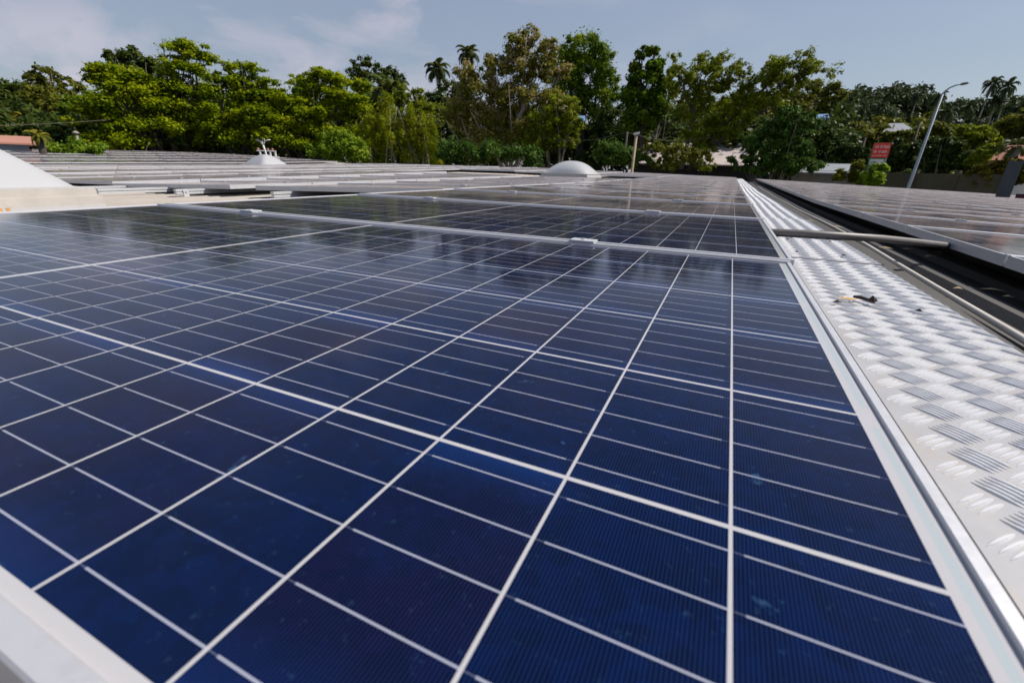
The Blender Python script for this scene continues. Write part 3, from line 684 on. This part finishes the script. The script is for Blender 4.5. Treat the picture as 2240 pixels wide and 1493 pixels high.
tree("dark green tree crown below the twin palms", "tree", 47, [(955, 225, 40, 32), (985, 205, 30, 34), (930, 240, 30, 24), (990, 245, 40, 40)], 'dark', 6500, .28, sub=.22)
palm(955, 152, 49, 40, "lower left of the twin coconut palms above the trees", -.06, 'palm', 24, rt=.14)
palm(1026, 118, 53, 36, "higher right of the twin coconut palms above the trees", .03, 'palm', 22, rt=.14)
# --- flowering tree
tree("tall airy brownish tree with pink blossom and visible bare branches", "tree", 31, [(1158, 82, 26, 30), (1130, 105, 34, 30), (1195, 110, 30, 30), (1080, 150, 45, 34), (1150, 150, 55, 36), (1215, 160, 40, 34), (1020, 170, 36, 34), (1050, 205, 55, 40), (1120, 215, 60, 40), (1190, 220, 55, 40), (1010, 250, 50, 45), (1080, 275, 60, 45), (1150, 285, 60, 45), (1060, 325, 60, 35)],
     'pink', 36000, .19, "trees behind the roof", "flowering_tree", 1115, M_BARKP, sub=.25, up=.3, fill=.25, thick=.6, nsub=1.7)
tree("yellow-green leafy growth at the right foot of the flowering tree", "tree", 29.5, [(1230, 235, 40, 30), (1250, 270, 30, 30), (1200, 265, 50, 32), (1225, 305, 50, 32), (1170, 310, 50, 30)], 'yellowish', 9500, .19, sub=.19, fill=.4, tone=.05, nsub=1.3)
tree("dark low bush in front of the flowering tree's trunk", "bush", 28, [(1090, 330, 45, 22), (1150, 345, 50, 22), (1030, 335, 40, 22), (980, 335, 40, 24)], 'glossy', 5200, .19, "bushes behind the roof edge", "leafy_bush", limbs=False)
# --- mango and teak
tree("big rounded dark green mango tree with bright patches right of the flowering tree", "tree", 43, [(1270, 110, 55, 40), (1235, 145, 45, 40), (1310, 130, 40, 45), (1275, 165, 70, 45), (1325, 185, 38, 40), (1245, 200, 50, 40), (1300, 225, 60, 40)], 'mango', 17000, .27, "trees behind the roof", "mango_tree", 1280, M_BARKD, sub=.2, tone=.05, flat=1.1, up=.2, nsub=1.3)
tree("clumpy large-leaved teak tree with sky gaps right of the mango tree", "tree", 37, [(1405, 118, 18, 16), (1432, 112, 12, 14), (1390, 150, 20, 14), (1435, 150, 26, 20), (1470, 158, 14, 14), (1410, 180, 40, 24), (1460, 195, 30, 24), (1385, 215, 40, 30), (1435, 235, 45, 32), (1400, 265, 50, 32)], 'mango', 9500, .34, "trees behind the roof", "teak_tree", 1415, M_BARKD, sub=.24, tone=-.1, flat=1.2, up=.15)
tree("dark bushy understorey tree behind the low lamp post", "tree", 40, [(1340, 265, 50, 40), (1375, 300, 50, 40), (1310, 305, 50, 35)], 'dark', 7000, .27, sub=.22, tone=.1)
tree("dark shrub beside the far dome skylight", "bush", 27, [(1340, 335, 40, 26), (1375, 345, 34, 20), (1400, 350, 30, 16)], 'glossy', 4800, .19, "bushes behind the roof edge", "leafy_bush", limbs=False, tone=.2)
tree("ragged olive shrub in front of the pale roof", "bush", 27, [(1430, 335, 36, 26), (1480, 340, 30, 28), (1455, 360, 40, 16), (1530, 345, 30, 24)], 'olive', 3600, .18, "bushes behind the roof edge", "leafy_bush", limbs=False, fill=.5, sub=.22)
for i, (px, py, w, h, R, mt, lab) in enumerate(((1460, 250, 60, 40, 55, 'olive', "olive backdrop tree between teak and slender tree"), (1540, 235, 60, 40, 58, 'dark', "dark backdrop tree behind the slender forked tree"),
        (1620, 235, 65, 40, 56, 'olive', "olive backdrop tree behind the leaning tree's trunk"), (1700, 240, 60, 40, 60, 'olive', "olive backdrop tree behind the leaning tree's tip"), (1580, 280, 70, 30, 48, 'yellowish', "yellowish backdrop tree over the pale shed roof"), (1480, 285, 60, 28, 48, 'olive', "olive backdrop shrub left over the pale shed roof"), (1180, 255, 60, 50, 45, 'mango', "dark green backdrop behind the flowering tree"), (1050, 260, 70, 50, 45, 'olive', "olive backdrop left behind the flowering tree"),
        (215, 232, 70, 42, 46, 'mango', "green backdrop under the tallest almond tree's left tiers"), (345, 215, 75, 46, 47, 'mango', "green backdrop behind the tallest almond tree's middle"), (470, 215, 70, 42, 46, 'mango', "green backdrop between the tallest and middle almond trees"),
        (590, 228, 70, 40, 46, 'mango', "green backdrop between the middle and broad almond trees"), (700, 215, 70, 42, 47, 'mango', "green backdrop behind the broad almond tree's middle"), (800, 235, 65, 40, 46, 'mango', "green backdrop at the broad almond tree's right side"))):
    tree(lab, "tree", R, [(px, py, w, h*.7), (px-w*.5, py+h*.35, w*.7, h*.6), (px+w*.5, py+h*.3, w*.7, h*.6), (px, py+h*.7, w, h*.5)], mt, 6000, .0075*R, "backdrop trees", seed=800+i, sub=.26, tone=-.05)
# --- leaning feathery trees with real limbs
def leaning_tree(label, R, limbs, n, leafsz, mat, bark, spread, trunkpx):
    global NT
    NT += 1; rg = np.random.default_rng(300+NT); b0 = P(*trunkpx, R); base = np.array((b0[0], b0[1], groundz(b0[0], b0[1])))
    t = empty("feathery_tree", base); tag(t, label, "tree", "trees behind the roof"); mb = MB(); blobs = []
    sc = px_blob(trunkpx[0], 250, 1, 1, R)[3]; mb.tube([(0, 0, -.3), (b0-base)], [.26, .20], 8)
    for pts, r0 in limbs:
        w = [P(x, y, R+dr)-base for x, y, dr in pts]; rr = np.linspace(r0, r0*.22, len(w)); mb.tube(w, list(rr*sc), 7)
        for i in range(1, len(w)):
            for f in (.25, .6, 1.):
                q = w[i-1]+(w[i]-w[i-1])*f
                for _ in range(2):
                    e = q+rg.normal(0, 1, 3)*np.array((1, 1, .55))*spread*sc+np.array((0, 0, .35*spread*sc)); mb.tube([q, (q+e)/2+rg.normal(0, .1*spread*sc, 3), e], [r0*.22*sc, r0*.13*sc, r0*.05*sc], 5)
                    d = e+base-C; d[2] = 0; d /= np.linalg.norm(d); blobs.append((e+base, np.array((d[1], -d[0], 0.)), d, spread*.95*sc, spread*.95*sc, spread*.62*sc))
    po, no, to = crown_points(blobs, n, leafsz, rg, .8, .34, .3, .15, .8)
    me = leaf_mesh("crown", po-base, no, leafsz*(.6+.8*rg.random(len(po))), to, LM[mat], rg, .42); link("crown", me, t); mb.build("trunk", bark, t, True)
leaning_tree("feathery yellow-olive tree leaning right with thin dark limbs", 31, [
    ([(1505, 375, 0), (1530, 330, 0), (1570, 285, .3), (1620, 245, .5), (1680, 205, .5), (1740, 165, 0), (1772, 150, 0)], 5.5), ([(1530, 330, 0), (1590, 300, -.6), (1650, 255, -.8), (1690, 235, -1)], 5),
    ([(1570, 285, .3), (1590, 240, .6), (1620, 200, 1), (1628, 160, 1)], 4), ([(1620, 245, .5), (1665, 200, 0), (1700, 165, 0), (1715, 148, 0)], 3.5)], 34000, .145, 'yellowish', M_BARKD, 22, (1500, 385))
leaning_tree("slender forked feathery tree with an open top between teak and leaning tree", 32, [
    ([(1490, 370, 0), (1505, 310, 0), (1518, 250, 0), (1522, 205, 0), (1545, 165, .3), (1585, 135, .5)], 5.5), ([(1518, 250, 0), (1500, 215, -.4), (1495, 175, -.6), (1510, 160, -.6)], 3.5), ([(1522, 205, 0), (1560, 190, .4), (1590, 170, .5)], 3)], 17000, .145, 'yellowish', M_BARK, 19, (1488, 385))
tree("glossy dark noni bush with pale fruits below the leaning tree", "bush", 25.5, [(1725, 255, 34, 28), (1700, 285, 40, 30), (1760, 280, 36, 36), (1670, 325, 55, 34), (1735, 330, 55, 36), (1640, 355, 50, 24), (1760, 365, 40, 22), (1700, 365, 60, 22)], 'glossy', 11000, .20, "bushes behind the roof edge", "leafy_bush", limbs=True, sub=.22, thick=.3, up=.3)
# --- right-hand middle distance
tree("olive rounded tree behind the leaning tree, under the skyline", "tree", 64, [(1760, 205, 60, 32), (1815, 215, 35, 36), (1700, 235, 50, 36), (1770, 250, 70, 40)], 'olive', 9000, .36, sub=.22, tone=-.1)
for i, (px, py, w, h, R, mt, lab) in enumerate((
    (1840, 285, 60, 42, 48, 'olive', "mid green tree behind the shed roof"), (1905, 300, 60, 40, 50, 'olive', "bushy tree above the shed, left of the red sign"),
    (1860, 330, 40, 26, 36, 'dark', "dark-leaved tree above the shed"), (1975, 330, 50, 45, 34, 'dark', "dark brownish tree behind the red sign"), (1965, 300, 40, 26, 40, 'olive', "olive tree top left of the lamp pole"),
    (2060, 330, 50, 50, 30, 'dark', "dark green tree right of the lamp pole"), (2120, 300, 56, 44, 31, 'yellowish', "yellow-green tree left of the red tiled roof"), (2150, 345, 55, 35, 29, 'dark', "dark lower growth left of the tiled roof"),
    (2040, 290, 50, 30, 45, 'olive', "olive crown crossed by the lamp pole"), (1990, 385, 40, 24, 31, 'dark', "dark bush against the boundary wall"),
    (2245, 265, 60, 40, 50, 'olive', "tree at the right edge above the tiled roof"))):
    tree(lab, "tree", R, [(px, py, w, h*.7), (px-w*.5, py+h*.35, w*.7, h*.6), (px+w*.5, py+h*.3, w*.7, h*.6), (px, py+h*.7, w, h*.5)], mt, 6000, .0075*R, "trees right of the road", seed=700+i, sub=.23, tone=-.08)
tree("golden yellow bush below the red tiled roof at the right", "bush", 24.5, [(2150, 376, 40, 14), (2190, 368, 50, 16), (2230, 362, 40, 16), (2180, 395, 60, 22), (2240, 385, 40, 26)], 'gold', 6500, .17, "bushes behind the roof edge", "leafy_bush", limbs=False, sub=.24, tone=-.12)
tree("loose yellow-green shrub overlapping the left end of the tiled roof", "bush", 26, [(2152, 335, 22, 16), (2140, 350, 24, 16), (2175, 318, 18, 6)], 'yellowish', 2600, .19, "bushes behind the roof edge", "leafy_bush", limbs=False)
palm(2225, 322, 25, 60, "palm fronds hanging over the red tiled roof", .02, 'palm', 14)
tree("green round-leaved creeper mound below the red sign", "bush", 23.5, [(1912, 382, 26, 14), (1905, 398, 26, 14), (1920, 368, 20, 8)], 'bush', 1500, .22, "bushes behind the roof edge", "leafy_bush", limbs=False, aspect=.95, sub=.3)
tree("thin yellowish shrub between shed and red sign", "bush", 24, [(1875, 365, 14, 22), (1868, 390, 20, 18), (1835, 385, 14, 16)], 'olive', 1500, .16, "bushes behind the roof edge", "leafy_bush", limbs=False, fill=.5)
# --- distant hillside wood: each tree a thing, copied from a few prototypes
def far_proto(kind, seed):
    rg = np.random.default_rng(seed); z = np.array((0, 0, 0.)); ex = np.array((1., 0, 0)); ey = np.array((0, 1., 0))
    if kind == 'palm': tm, cm = palm_meshes(10.2, 2.1, 18, rg, .05, 'far', .14); return tm, cm
    bl = [(np.array((rg.normal()*1.6, rg.normal()*1.6, 5.5+rg.random()*3.2)), ex, ey, 2.2+rg.random(), 2.2+rg.random(), 1.5+rg.random()*.7) for _ in range(6)]
    po, no, to = crown_points(bl, 2600, .5, rg, .8, .26); cm = leaf_mesh("crown", po, no, .62*(.6+.8*rg.random(len(po))), to, LM['far' if seed != 24 else 'olive'], rg)
    mb = MB(); mb.tube([(0, 0, -1), (.1, 0, 3), (.2, .1, 6.5)], [.3, .24, .12], 7); return mb.mesh("trunk", M_BARKD, True), cm
PR = [far_proto('t', s) for s in (21, 22, 24, 25, 23)]; PPALM = [far_proto('palm', s) for s in (31, 32)]
def far_tree(px, pytop, R, kind, s, label, grp):
    c = P(px, pytop, R); zg = groundz(c[0], c[1])
    tm, cm = (PPALM if kind == 'palm' else PR)[int(px) % (2 if kind == 'palm' else 5)]; h0 = 11.4 if kind == 'palm' else 11.0
    sc = (c[2]-zg)/h0
    if sc < .25: return
    t = empty("coconut_palm" if kind == 'palm' else "broadleaf_tree", (c[0], c[1], zg), (px*1.7) % 6.28); t.scale = (min(sc, s*1.25),)*2+(sc,)
    link("trunk", tm, t); link("crown", cm, t); tag(t, label, "palm tree" if kind == 'palm' else "tree", grp)
sk = [(1735, 195), (1790, 190), (1850, 215), (1880, 195), (1905, 178), (1935, 188), (1960, 195), (1990, 172), (2020, 182), (2050, 208), (2075, 214), (2100, 210), (2130, 215), (2160, 212), (2190, 206), (2220, 204), (2245, 206), (2275, 202)]
rgh = np.random.default_rng(77)
for i, (px, py) in enumerate(sk):
    far_tree(px, py, 112+rgh.normal()*5, 'tree', 1.0, f"hazy dark green skyline tree, {ORD[i]} from the left on the hill", "skyline trees on the hill")
for row, (R, dy) in enumerate(((98, 28), (86, 52), (74, 78), (62, 100))):
    for i, px in enumerate(range(1750-row*10, 2290, 46)):
        far_tree(px+rgh.normal()*9, np.interp(px, [1740, 1900, 2000, 2100, 2240], [205, 185, 186, 212, 206])+dy+rgh.normal()*7, R+rgh.normal()*3, 'tree', .9,
                 f"dark hillside tree below the skyline, row {row+1} down, {ORD[i]} from the left", "trees on the hillside")
for i, (px, py, R) in enumerate(((2172, 162, 95), (2222, 166, 93), (1845, 190, 100), (2192, 205, 92), (2060, 198, 90), (1950, 190, 100), (2010, 192, 96), (2120, 215, 88), (1925, 215, 90), (2238, 215, 88), (1890, 225, 86), (2085, 228, 84))):
    far_tree(px, py, R, 'palm', .58, ("tallest hillside palm against the sky, left of the pair at the right edge", "right-hand palm of the pair against the sky at the right edge")[i] if i < 2 else f"hillside coconut palm poking out of the dark wood, {ORD[i-2]} of the lower ones", "palms on the hillside")
for i, px in enumerate(range(-80, 1500, 88)):
    far_tree(px, 255+rgh.normal()*12, 72+rgh.normal()*4, 'tree', 1.1, f"dark background tree glimpsed between the near crowns, {ORD[i]} from the left", "background trees behind the near crowns")

# ------------------------------------------------------------------ buildings and street furniture beyond the roof
def frame_at(px, py, R):
    b = px_blob(px, py, 1, 1, R); return b[0], b[1], b[2], b[3], b[5]
def facing_box(mb, px0, py0, px1, py1, R, depth, m=0, dn=None):
    p0, p1 = P(px0, py0, R), P(px1, py0, R); ex = p1-p0; ex[2] = 0; w = np.linalg.norm(ex); u = ex/w; d = np.array((-u[1], u[0], 0)); h = P(px0, py0, R)[2]-P(px0, py1, R)[2] if dn is None else p0[2]-dn
    mb.obox(p0-np.array((0, 0, h)), ex, d*depth, (0, 0, h), m); return p0, u, d, w, h
def shifted(mb, base):
    mb.v = [(a-base[0], b-base[1], c-base[2]) for a, b, c in mb.v]; return mb
def tile_mat():
    g = G("red_clay_tile"); c = g.coord(); wv = g.N.new('ShaderNodeTexWave'); wv.wave_type = 'BANDS'; wv.bands_direction = 'Z'; wv.inputs['Scale'].default_value = 3.4; wv.inputs['Distortion'].default_value = .6; wv.inputs['Detail'].default_value = 2
    g.L.new(c, wv.inputs['Vector']); n = g.noise(c, 3., 5, .7)
    g.put(g.b.inputs['Base Color'], g.mix(g.ramp(wv.outputs['Fac'], .15, .45), (.11, .035, .022, 1), g.mix(g.ramp(n, .35, .65), (.24, .065, .032, 1), (.36, .115, .06, 1)))); g.b.inputs['Roughness'].default_value = .9
    return g.mat
M_TERRA = simple("terracotta_paint", (.42, .20, .14), .8, 0, .08, 1); M_LBLUE = simple("pale_blue_wall", (.50, .62, .70), .8, 0, .05, 1)
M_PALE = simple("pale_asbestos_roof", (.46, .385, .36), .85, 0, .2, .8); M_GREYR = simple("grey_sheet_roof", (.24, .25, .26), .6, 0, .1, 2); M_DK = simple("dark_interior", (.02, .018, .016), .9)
M_PALEW = simple("grimy_wall", (.26, .235, .215), .85, 0, .2, 1.5)
M_TILE = tile_mat(); M_CONC = simple("mossy_concrete", (.075, .064, .038), .9, 0, .25, 1.2); M_WHITEP = simple("white_paint", (.72, .70, .68), .6, 0, .05, 3)
M_STEEL = simple("galvanised_steel", (.34, .38, .41), .6, .1, .08, 3); M_RED = simple("red_sign_paint", (.85, .040, .022), .5, 0, .05, 3); M_GREEN = simple("green_sign_paint", (.05, .20, .05), .5, 0, .1, 3); M_MAR = simple("maroon_paint", (.09, .012, .014), .6)
def house(name, label, R, wall, roof, wm, rm, depth=5, overhang=.4, cat="house"):
    mb = MB(); p0, u, d, w, h = facing_box(mb, wall[0], wall[1], wall[2], wall[1]+10, R, depth, dn=GZ); base = np.array((p0[0], p0[1], GZ))
    t = empty(name, base); tag(t, label, cat); shifted(mb, base).build("wall", wm, t)
    r = MB(); e0 = P(roof[0], roof[1], R-overhang); e1 = P(roof[2], roof[1], R-overhang); e1[2] = e0[2]; k0 = P(roof[3], roof[4], R+depth*.5); k1 = P(roof[5], roof[4], R+depth*.5); k1[2] = k0[2]
    n = 20; th = np.array((0, 0, .07)); V = []; Fc = []
    q0 = e0+d*(depth+2*overhang); q1 = e1+d*(depth+2*overhang)
    r.add([e0, e1, k1, k0, e0-th, e1-th, q0, q1, q0-th, q1-th], [(0, 1, 2, 3), (4, 5, 1, 0), (3, 2, 7, 6), (8, 6, 7, 9), (4, 0, 3, 6, 8), (1, 5, 9, 7, 2), (5, 4, 8, 9)])
    shifted(r, base).build("roof", rm, t); return t, base, u, d
house("small_house", "small pale blue hut with a flat terracotta roof at the left edge", 30, (-60, 307, 58), (-75, 308, 76, -60, 293, 66), M_LBLUE, M_TERRA, 4)
house("long_shed", "long low building with a pale pinkish roof behind the leaning tree", 34.5, (1385, 352, 1660), (1378, 356, 1668, 1382, 312, 1655), M_DK, M_PALE, 9, cat="shed")
house("lean_to_shed", "white-walled shed with a grey lean-to roof beside the noni bush", 27, (1735, 372, 1880), (1725, 376, 1892, 1760, 357, 1875), M_PALEW, M_GREYR, 4, cat="shed")
t, b, u, d = house("hillside_house", "dark open-gabled hillside house with a pale roof edge above the red sign", 48, (1945, 292, 1990), (1930, 290, 2008, 1945, 270, 1975), M_DK, M_GREYR, 6)
house("tiled_house", "house with a red clay tile roof half hidden at the right edge", 27.4, (2150, 352, 2300), (2140, 350, 2310, 2180, 318, 2290), M_WHITEP, M_TILE, 7)
M_TARP2 = None
M_TARP = simple("blue_sheet", (.12, .24, .44), .7)
house("blue_roof_hut", "hut with a bright blue sheet roof glimpsed behind the noni bush", 58, (1788, 264, 1812), (1785, 261, 1815, 1787, 250, 1812), M_DK, M_TARP, 5)
house("blue_roof_hut", "hut with a small blue sheet roof glimpsed right of the flowering tree", 38, (1264, 268, 1280), (1263, 264, 1281, 1264, 253, 1280), M_DK, M_TARP, 3)
# boundary wall of precast panels
bw = MB(); a = P(1925, 375, 26); bq = P(2290, 402, 23.5); top = P(1960, 378, 26)[2]; ex = bq-a; ex[2] = 0; ln = np.linalg.norm(ex); ux = ex/ln; dy = np.array((-ux[1], ux[0], 0)); npan = int(ln/1.4)
base = np.array((a[0], a[1], GZ)); t = empty("boundary_wall", base); tag(t, "mossy brown concrete panel wall beyond the right-hand panels", "wall")
for i in range(npan):
    o = ux*i*1.4; bw.obox(o+ux*.07, ux*1.26, dy*.06, (0, 0, top-GZ))
bw.build("panels", M_CONC, t); pb = MB()
for i in range(npan+1): pb.obox(ux*(i*1.4-.068)-dy*.04, ux*.136, dy*.14, (0, 0, top-GZ+.12))
pb.build("posts", M_CONC, t)
# street lamp, low lamp post, utility poles and wires
def lamp():
    R = 23; foot = P(1986, 412, R); knee = P(2062, 206, R); base = np.array((foot[0], foot[1], GZ)); sc = px_blob(2000, 300, 1, 1, R)[3]; ex = px_blob(2000, 300, 1, 1, R)[1]
    lean = (knee-foot)/(knee[2]-foot[2]); fb = foot+lean*(GZ-foot[2]); base = fb
    t = empty("street_lamp", base); tag(t, "tall leaning galvanised street lamp with a single curved arm", "street lamp")
    mb = MB(); mb.tube([(0, 0, 0), foot-base, knee-base], [4.6*sc, 4.2*sc, 2.4*sc], 10); mb.build("pole", M_STEEL, t, True)
    mb = MB(); pts = [knee-base]+[P(x, y, R)-base for x, y in ((2068, 199), (2078, 192), (2090, 187), (2101, 184.5))]; mb.tube(pts, [2.3*sc, 2.1*sc, 1.9*sc, 1.8*sc, 1.8*sc], 8); mb.build("arm", M_STEEL, t, True)
    mb = MB(); e = P(2099, 185, R)-base; f = P(2121, 181, R)-base; mb.tube([e, e*.7+f*.3, e*.25+f*.75, f], [1.6*sc, 3.4*sc, 3.0*sc, .8*sc], 8); mb.build("lamp_head", simple("lamp_housing", (.16, .17, .18), .5), t, True)
lamp()
R = 24; foot = P(1380, 372, R); topp = P(1392, 296, R); base = np.array((foot[0], foot[1], GZ)); sc = px_blob(1385, 330, 1, 1, R)[3]; ex = px_blob(1385, 330, 1, 1, R)[1]; dd = px_blob(1385, 330, 1, 1, R)[2]
t = empty("lamp_post", base); tag(t, "short pale post with a flat white floodlight head near the far dome", "lamp post")
mb = MB(); mb.tube([(0, 0, 0), topp-base], [3.2*sc, 3.0*sc], 8); mb.build("post", simple("weathered_wood", (.36, .27, .18), .8), t, True)
mb = MB(); c = topp-base; mb.obox(c-ex*6*sc-dd*.12, ex*13*sc+np.array((0, 0, 2.5*sc)), dd*.25, (0, 0, 4.5*sc)); mb.obox(c-ex*2*sc-dd*.05-np.array((0, 0, 12*sc)), ex*4*sc, dd*.1, (0, 0, 12*sc)); mb.build("lamp_head", M_WHITEP, t)
def pole(px, pytop, R, label, r=.085):
    c = P(px, pytop, R); mb = MB(); mb.tube([(0, 0, -.2), (0, 0, c[2]-GZ)], [r, r*.75], 8); o = mb.build("utility_pole", M_BARKD, None, True); o.location = (c[0], c[1], GZ); tag(o, label, "utility pole", "utility poles")
    return c
pole(1372, 288, 27.5, "dark utility pole just left of the short lamp post"); pole(2012, 268, 36, "brown wooden utility pole beside the leaning street lamp"); pole(1893, 300, 36, "thin dark utility pole behind the red sign")
def wire(pa, pb, sag, label, r=.010):
    a, b = P(*pa), P(*pb); mb = MB(); mb.tube([a+(b-a)*f-np.array((0, 0, sag*4*f*(1-f))) for f in np.linspace(0, 1, 14)], r, 5); tag(mb.build("overhead_cable", M_BARK), label, "cable", "overhead cables")
wire((-80, 278, 34), (240, 262, 36), .04, "pale overhead cable above the pale blue hut", .011)
wire((1180, 300, 29), (1372, 289, 27.5), .3, "overhead cable left of the short lamp post"); wire((1372, 289, 27.5), (1560, 300, 30), .3, "overhead cable running right from the lamp post to the leaning tree")
# red and white sign
R = 24.5; M_CREAM = simple("sign_lettering", (.80, .70, .66), .6)
c0 = P(1904, 345, R); ex = px_blob(1925, 330, 1, 1, R)[1]; dd = px_blob(1925, 330, 1, 1, R)[2]; s = px_blob(1925, 330, 1, 1, R); sx, sz = s[3], s[5]; base = np.array((c0[0], c0[1], GZ)); zoff = c0[2]-GZ
t = empty("roadside_sign", base); tag(t, "red roadside sign with white lettering over a smaller white and green board", "sign")
def board(nm, x, z, w, h, m, off=0., th=.06):
    mb = MB(); mb.obox(ex*x*sx+dd*off+np.array((0, 0, zoff+z*sz)), ex*w*sx, dd*th, (0, 0, h*sz)); return mb.build(nm, m, t)
board("frame", -.8, -1.2, 38.6, 34.4, M_GREEN, .061, .05); rb = board("red_board", 0, 0, 37, 32, M_RED); board("green_board", -2.5, -21, 36, 19.2, M_GREEN)
wb = board("white_board", .5, -16, 31, 13, M_WHITEP, -.012, .011)
for x in (2, 33):
    mb = MB(); mb.tube([ex*x*sx+dd*.16, ex*x*sx+dd*.16+np.array((0, 0, zoff+30*sz))], .05, 8); mb.build("post", M_STEEL, t)
rg = np.random.default_rng(3); mb = MB()
for z, h, runs in ((21.5, 6.5, ((4, 12), (15, 19), (22, 34))), (11, 5.5, ((4, 10.5), (14, 18.5), (21, 34))), (3.6, 2.6, ((3, 9), (10.5, 25), (27, 34)))):
    for x0, x1 in runs:
        x = x0
        while x < x1-.8:
            w = rg.uniform(.7, 1.2); hh = h*rg.uniform(.6, 1); mb.obox(ex*x*sx-dd*.008+np.array((0, 0, zoff+(z+rg.uniform(-.3, .4))*sz)), ex*w*.75*sx, dd*.007, (0, 0, hh*sz))
            mb.obox(ex*x*sx-dd*.0085+np.array((0, 0, zoff+(z+(0 if rg.random() < .5 else hh*.7))*sz)), ex*w*1.5*sx, dd*.007, (0, 0, h*.22*sz)); x += w*1.6
mb.build("lettering", M_CREAM, t); mb = MB()
for i in range(9): mb.obox(ex*(2.5+i*3)*sx-dd*.02+np.array((0, 0, zoff+(-12+2.5*math.sin(i*.8))*sz)), ex*3.4*sx, dd*.006, (0, 0, 1.6*sz))
mb.build("green_wave", M_GREEN, t)
# gate pillar with maroon panel at the right edge
c = P(2233, 352, 17); base = np.array((c[0], c[1], GZ)); mb = MB(); ex2 = px_blob(2222, 390, 1, 1, 17)[1]; d2 = px_blob(2222, 390, 1, 1, 17)[2]
t = empty("gate_pillar", base); tag(t, "grey concrete gate pillar at the right picture edge", "pillar"); mb.obox(np.zeros(3)-ex2*.2, ex2*.26, d2*.26, (0, 0, c[2]-GZ)); mb.build("shaft", simple("grey_concrete", (.085, .088, .085), .85, 0, .1, 2), t)
mb = MB(); mb.obox(ex2*.15+d2*.1+np.array((0, 0, 0)), ex2*2.4, d2*.05, (0, 0, c[2]-GZ-.75)); o = mb.build("metal_gate", M_MAR); o.location = base; tag(o, "dark maroon sheet metal gate beside the grey pillar", "gate")
# white balustrade and forked whitewashed trunk above the small far skylight
R = 29; c = P(583, 345, R); base = np.array((c[0], c[1], GZ)); ex = px_blob(583, 320, 1, 1, R)[1]; dd = px_blob(583, 320, 1, 1, R)[2]; s = px_blob(583, 320, 1, 1, R); sx, sz = s[3], s[5]; z0 = c[2]-GZ
t = empty("forked_tree", base); tag(t, "small tree with a whitewashed forked trunk behind the small far skylight", "tree")
q = lambda x, z: ex*(x-583)*sx+np.array((0, 0, z0+(345-z)*sz))
mb = MB(); mb.tube([(0, 0, 0), q(584, 345), q(582, 330), q(580, 318)], [.07, .06, .05, .045], 7)
for pts in (((580, 318), (574, 309), (569, 303)), ((580, 318), (579, 309), (577, 301)), ((580, 318), (585, 309), (584, 302)), ((574, 309), (566, 307), (558, 306)), ((585, 309), (592, 306), (598, 305))): mb.tube([q(*p) for p in pts], [.035, .028, .018], 6)
mb.build("trunk", M_WHITEP, t, True)
rg = np.random.default_rng(9); po, no, to = crown_points([px_blob(568, 297, 16, 8, R), px_blob(580, 288, 14, 8, R), px_blob(556, 304, 8, 5, R)], 420, .2, rg); me = leaf_mesh("crown", po-base, no, .2*(.6+.8*rg.random(len(po))), to, LM['almond'], rg); link("crown", me, t)
R = 30.5; c = P(585, 340, R); base = np.array((c[0], c[1], GZ)); s = px_blob(585, 330, 1, 1, R); ex, sx, sz = s[1], s[3], s[5]; z0 = c[2]-GZ; dd = s[2]
t = empty("balustrade", base); tag(t, "white balustrade with pinkish finials behind the forked white trunk", "balustrade")
mb = MB(); mb.obox(ex*-22*sx+np.array((0, 0, z0+9*sz)), ex*43*sx, dd*.12, (0, 0, 2*sz)); mb.obox(ex*-26*sx+np.array((0, 0, 0)), ex*52*sx, dd*.2, (0, 0, z0-1.5*sz)); mb.build("rail", M_WHITEP, t)
for x in (-15, 7, 18):
    mb = MB(); mb.tube([ex*x*sx+dd*.06+np.array((0, 0, z0-1.4*sz)), ex*x*sx+dd*.06+np.array((0, 0, z0+8.9*sz))], [.055, .055], 8); mb.build("post", M_WHITEP, t)
for x in (-18, 3, 13):
    mb = MB(); mb.tube([ex*x*sx+dd*.06+np.array((0, 0, z0+11.1*sz)), ex*x*sx+dd*.06+np.array((0, 0, z0+14*sz)), ex*x*sx+dd*.06+np.array((0, 0, z0+16*sz))], [.05, .07, .02], 8); mb.build("finial", M_TERRA, t, True)
# bits of garden at the left
palm(85, 300, 28, 40, "yellowing banana-like palm beside the pale blue hut", .02, 'banana', 13)
tree("low green shrub right of the blue hut", "bush", 29, [(125, 328, 40, 16), (165, 325, 40, 18), (205, 330, 40, 18)], 'bush', 3500, .2, "bushes behind the roof edge", "leafy_bush", limbs=False, tone=-.2)
for px, py, lab in ((166, 292, "small pink-capped garden pillar glimpsed among leaves at the left"), (183, 317, "wider white garden pillar low among leaves at the left")):
    c = P(px, py, 33); base = np.array((c[0], c[1], GZ)); mb = MB(); mb.tube([(0, 0, 0), (0, 0, c[2]-GZ)], [.06, .06], 10); mb.tube([(0, 0, c[2]-GZ+.001), (0, 0, c[2]-GZ+.05), (0, 0, c[2]-GZ+.12)], [.15, .13, .04], 10); o = mb.build("garden_pillar", M_PALEW, None, True); o.location = base; tag(o, lab, "pillar", "garden pillars")
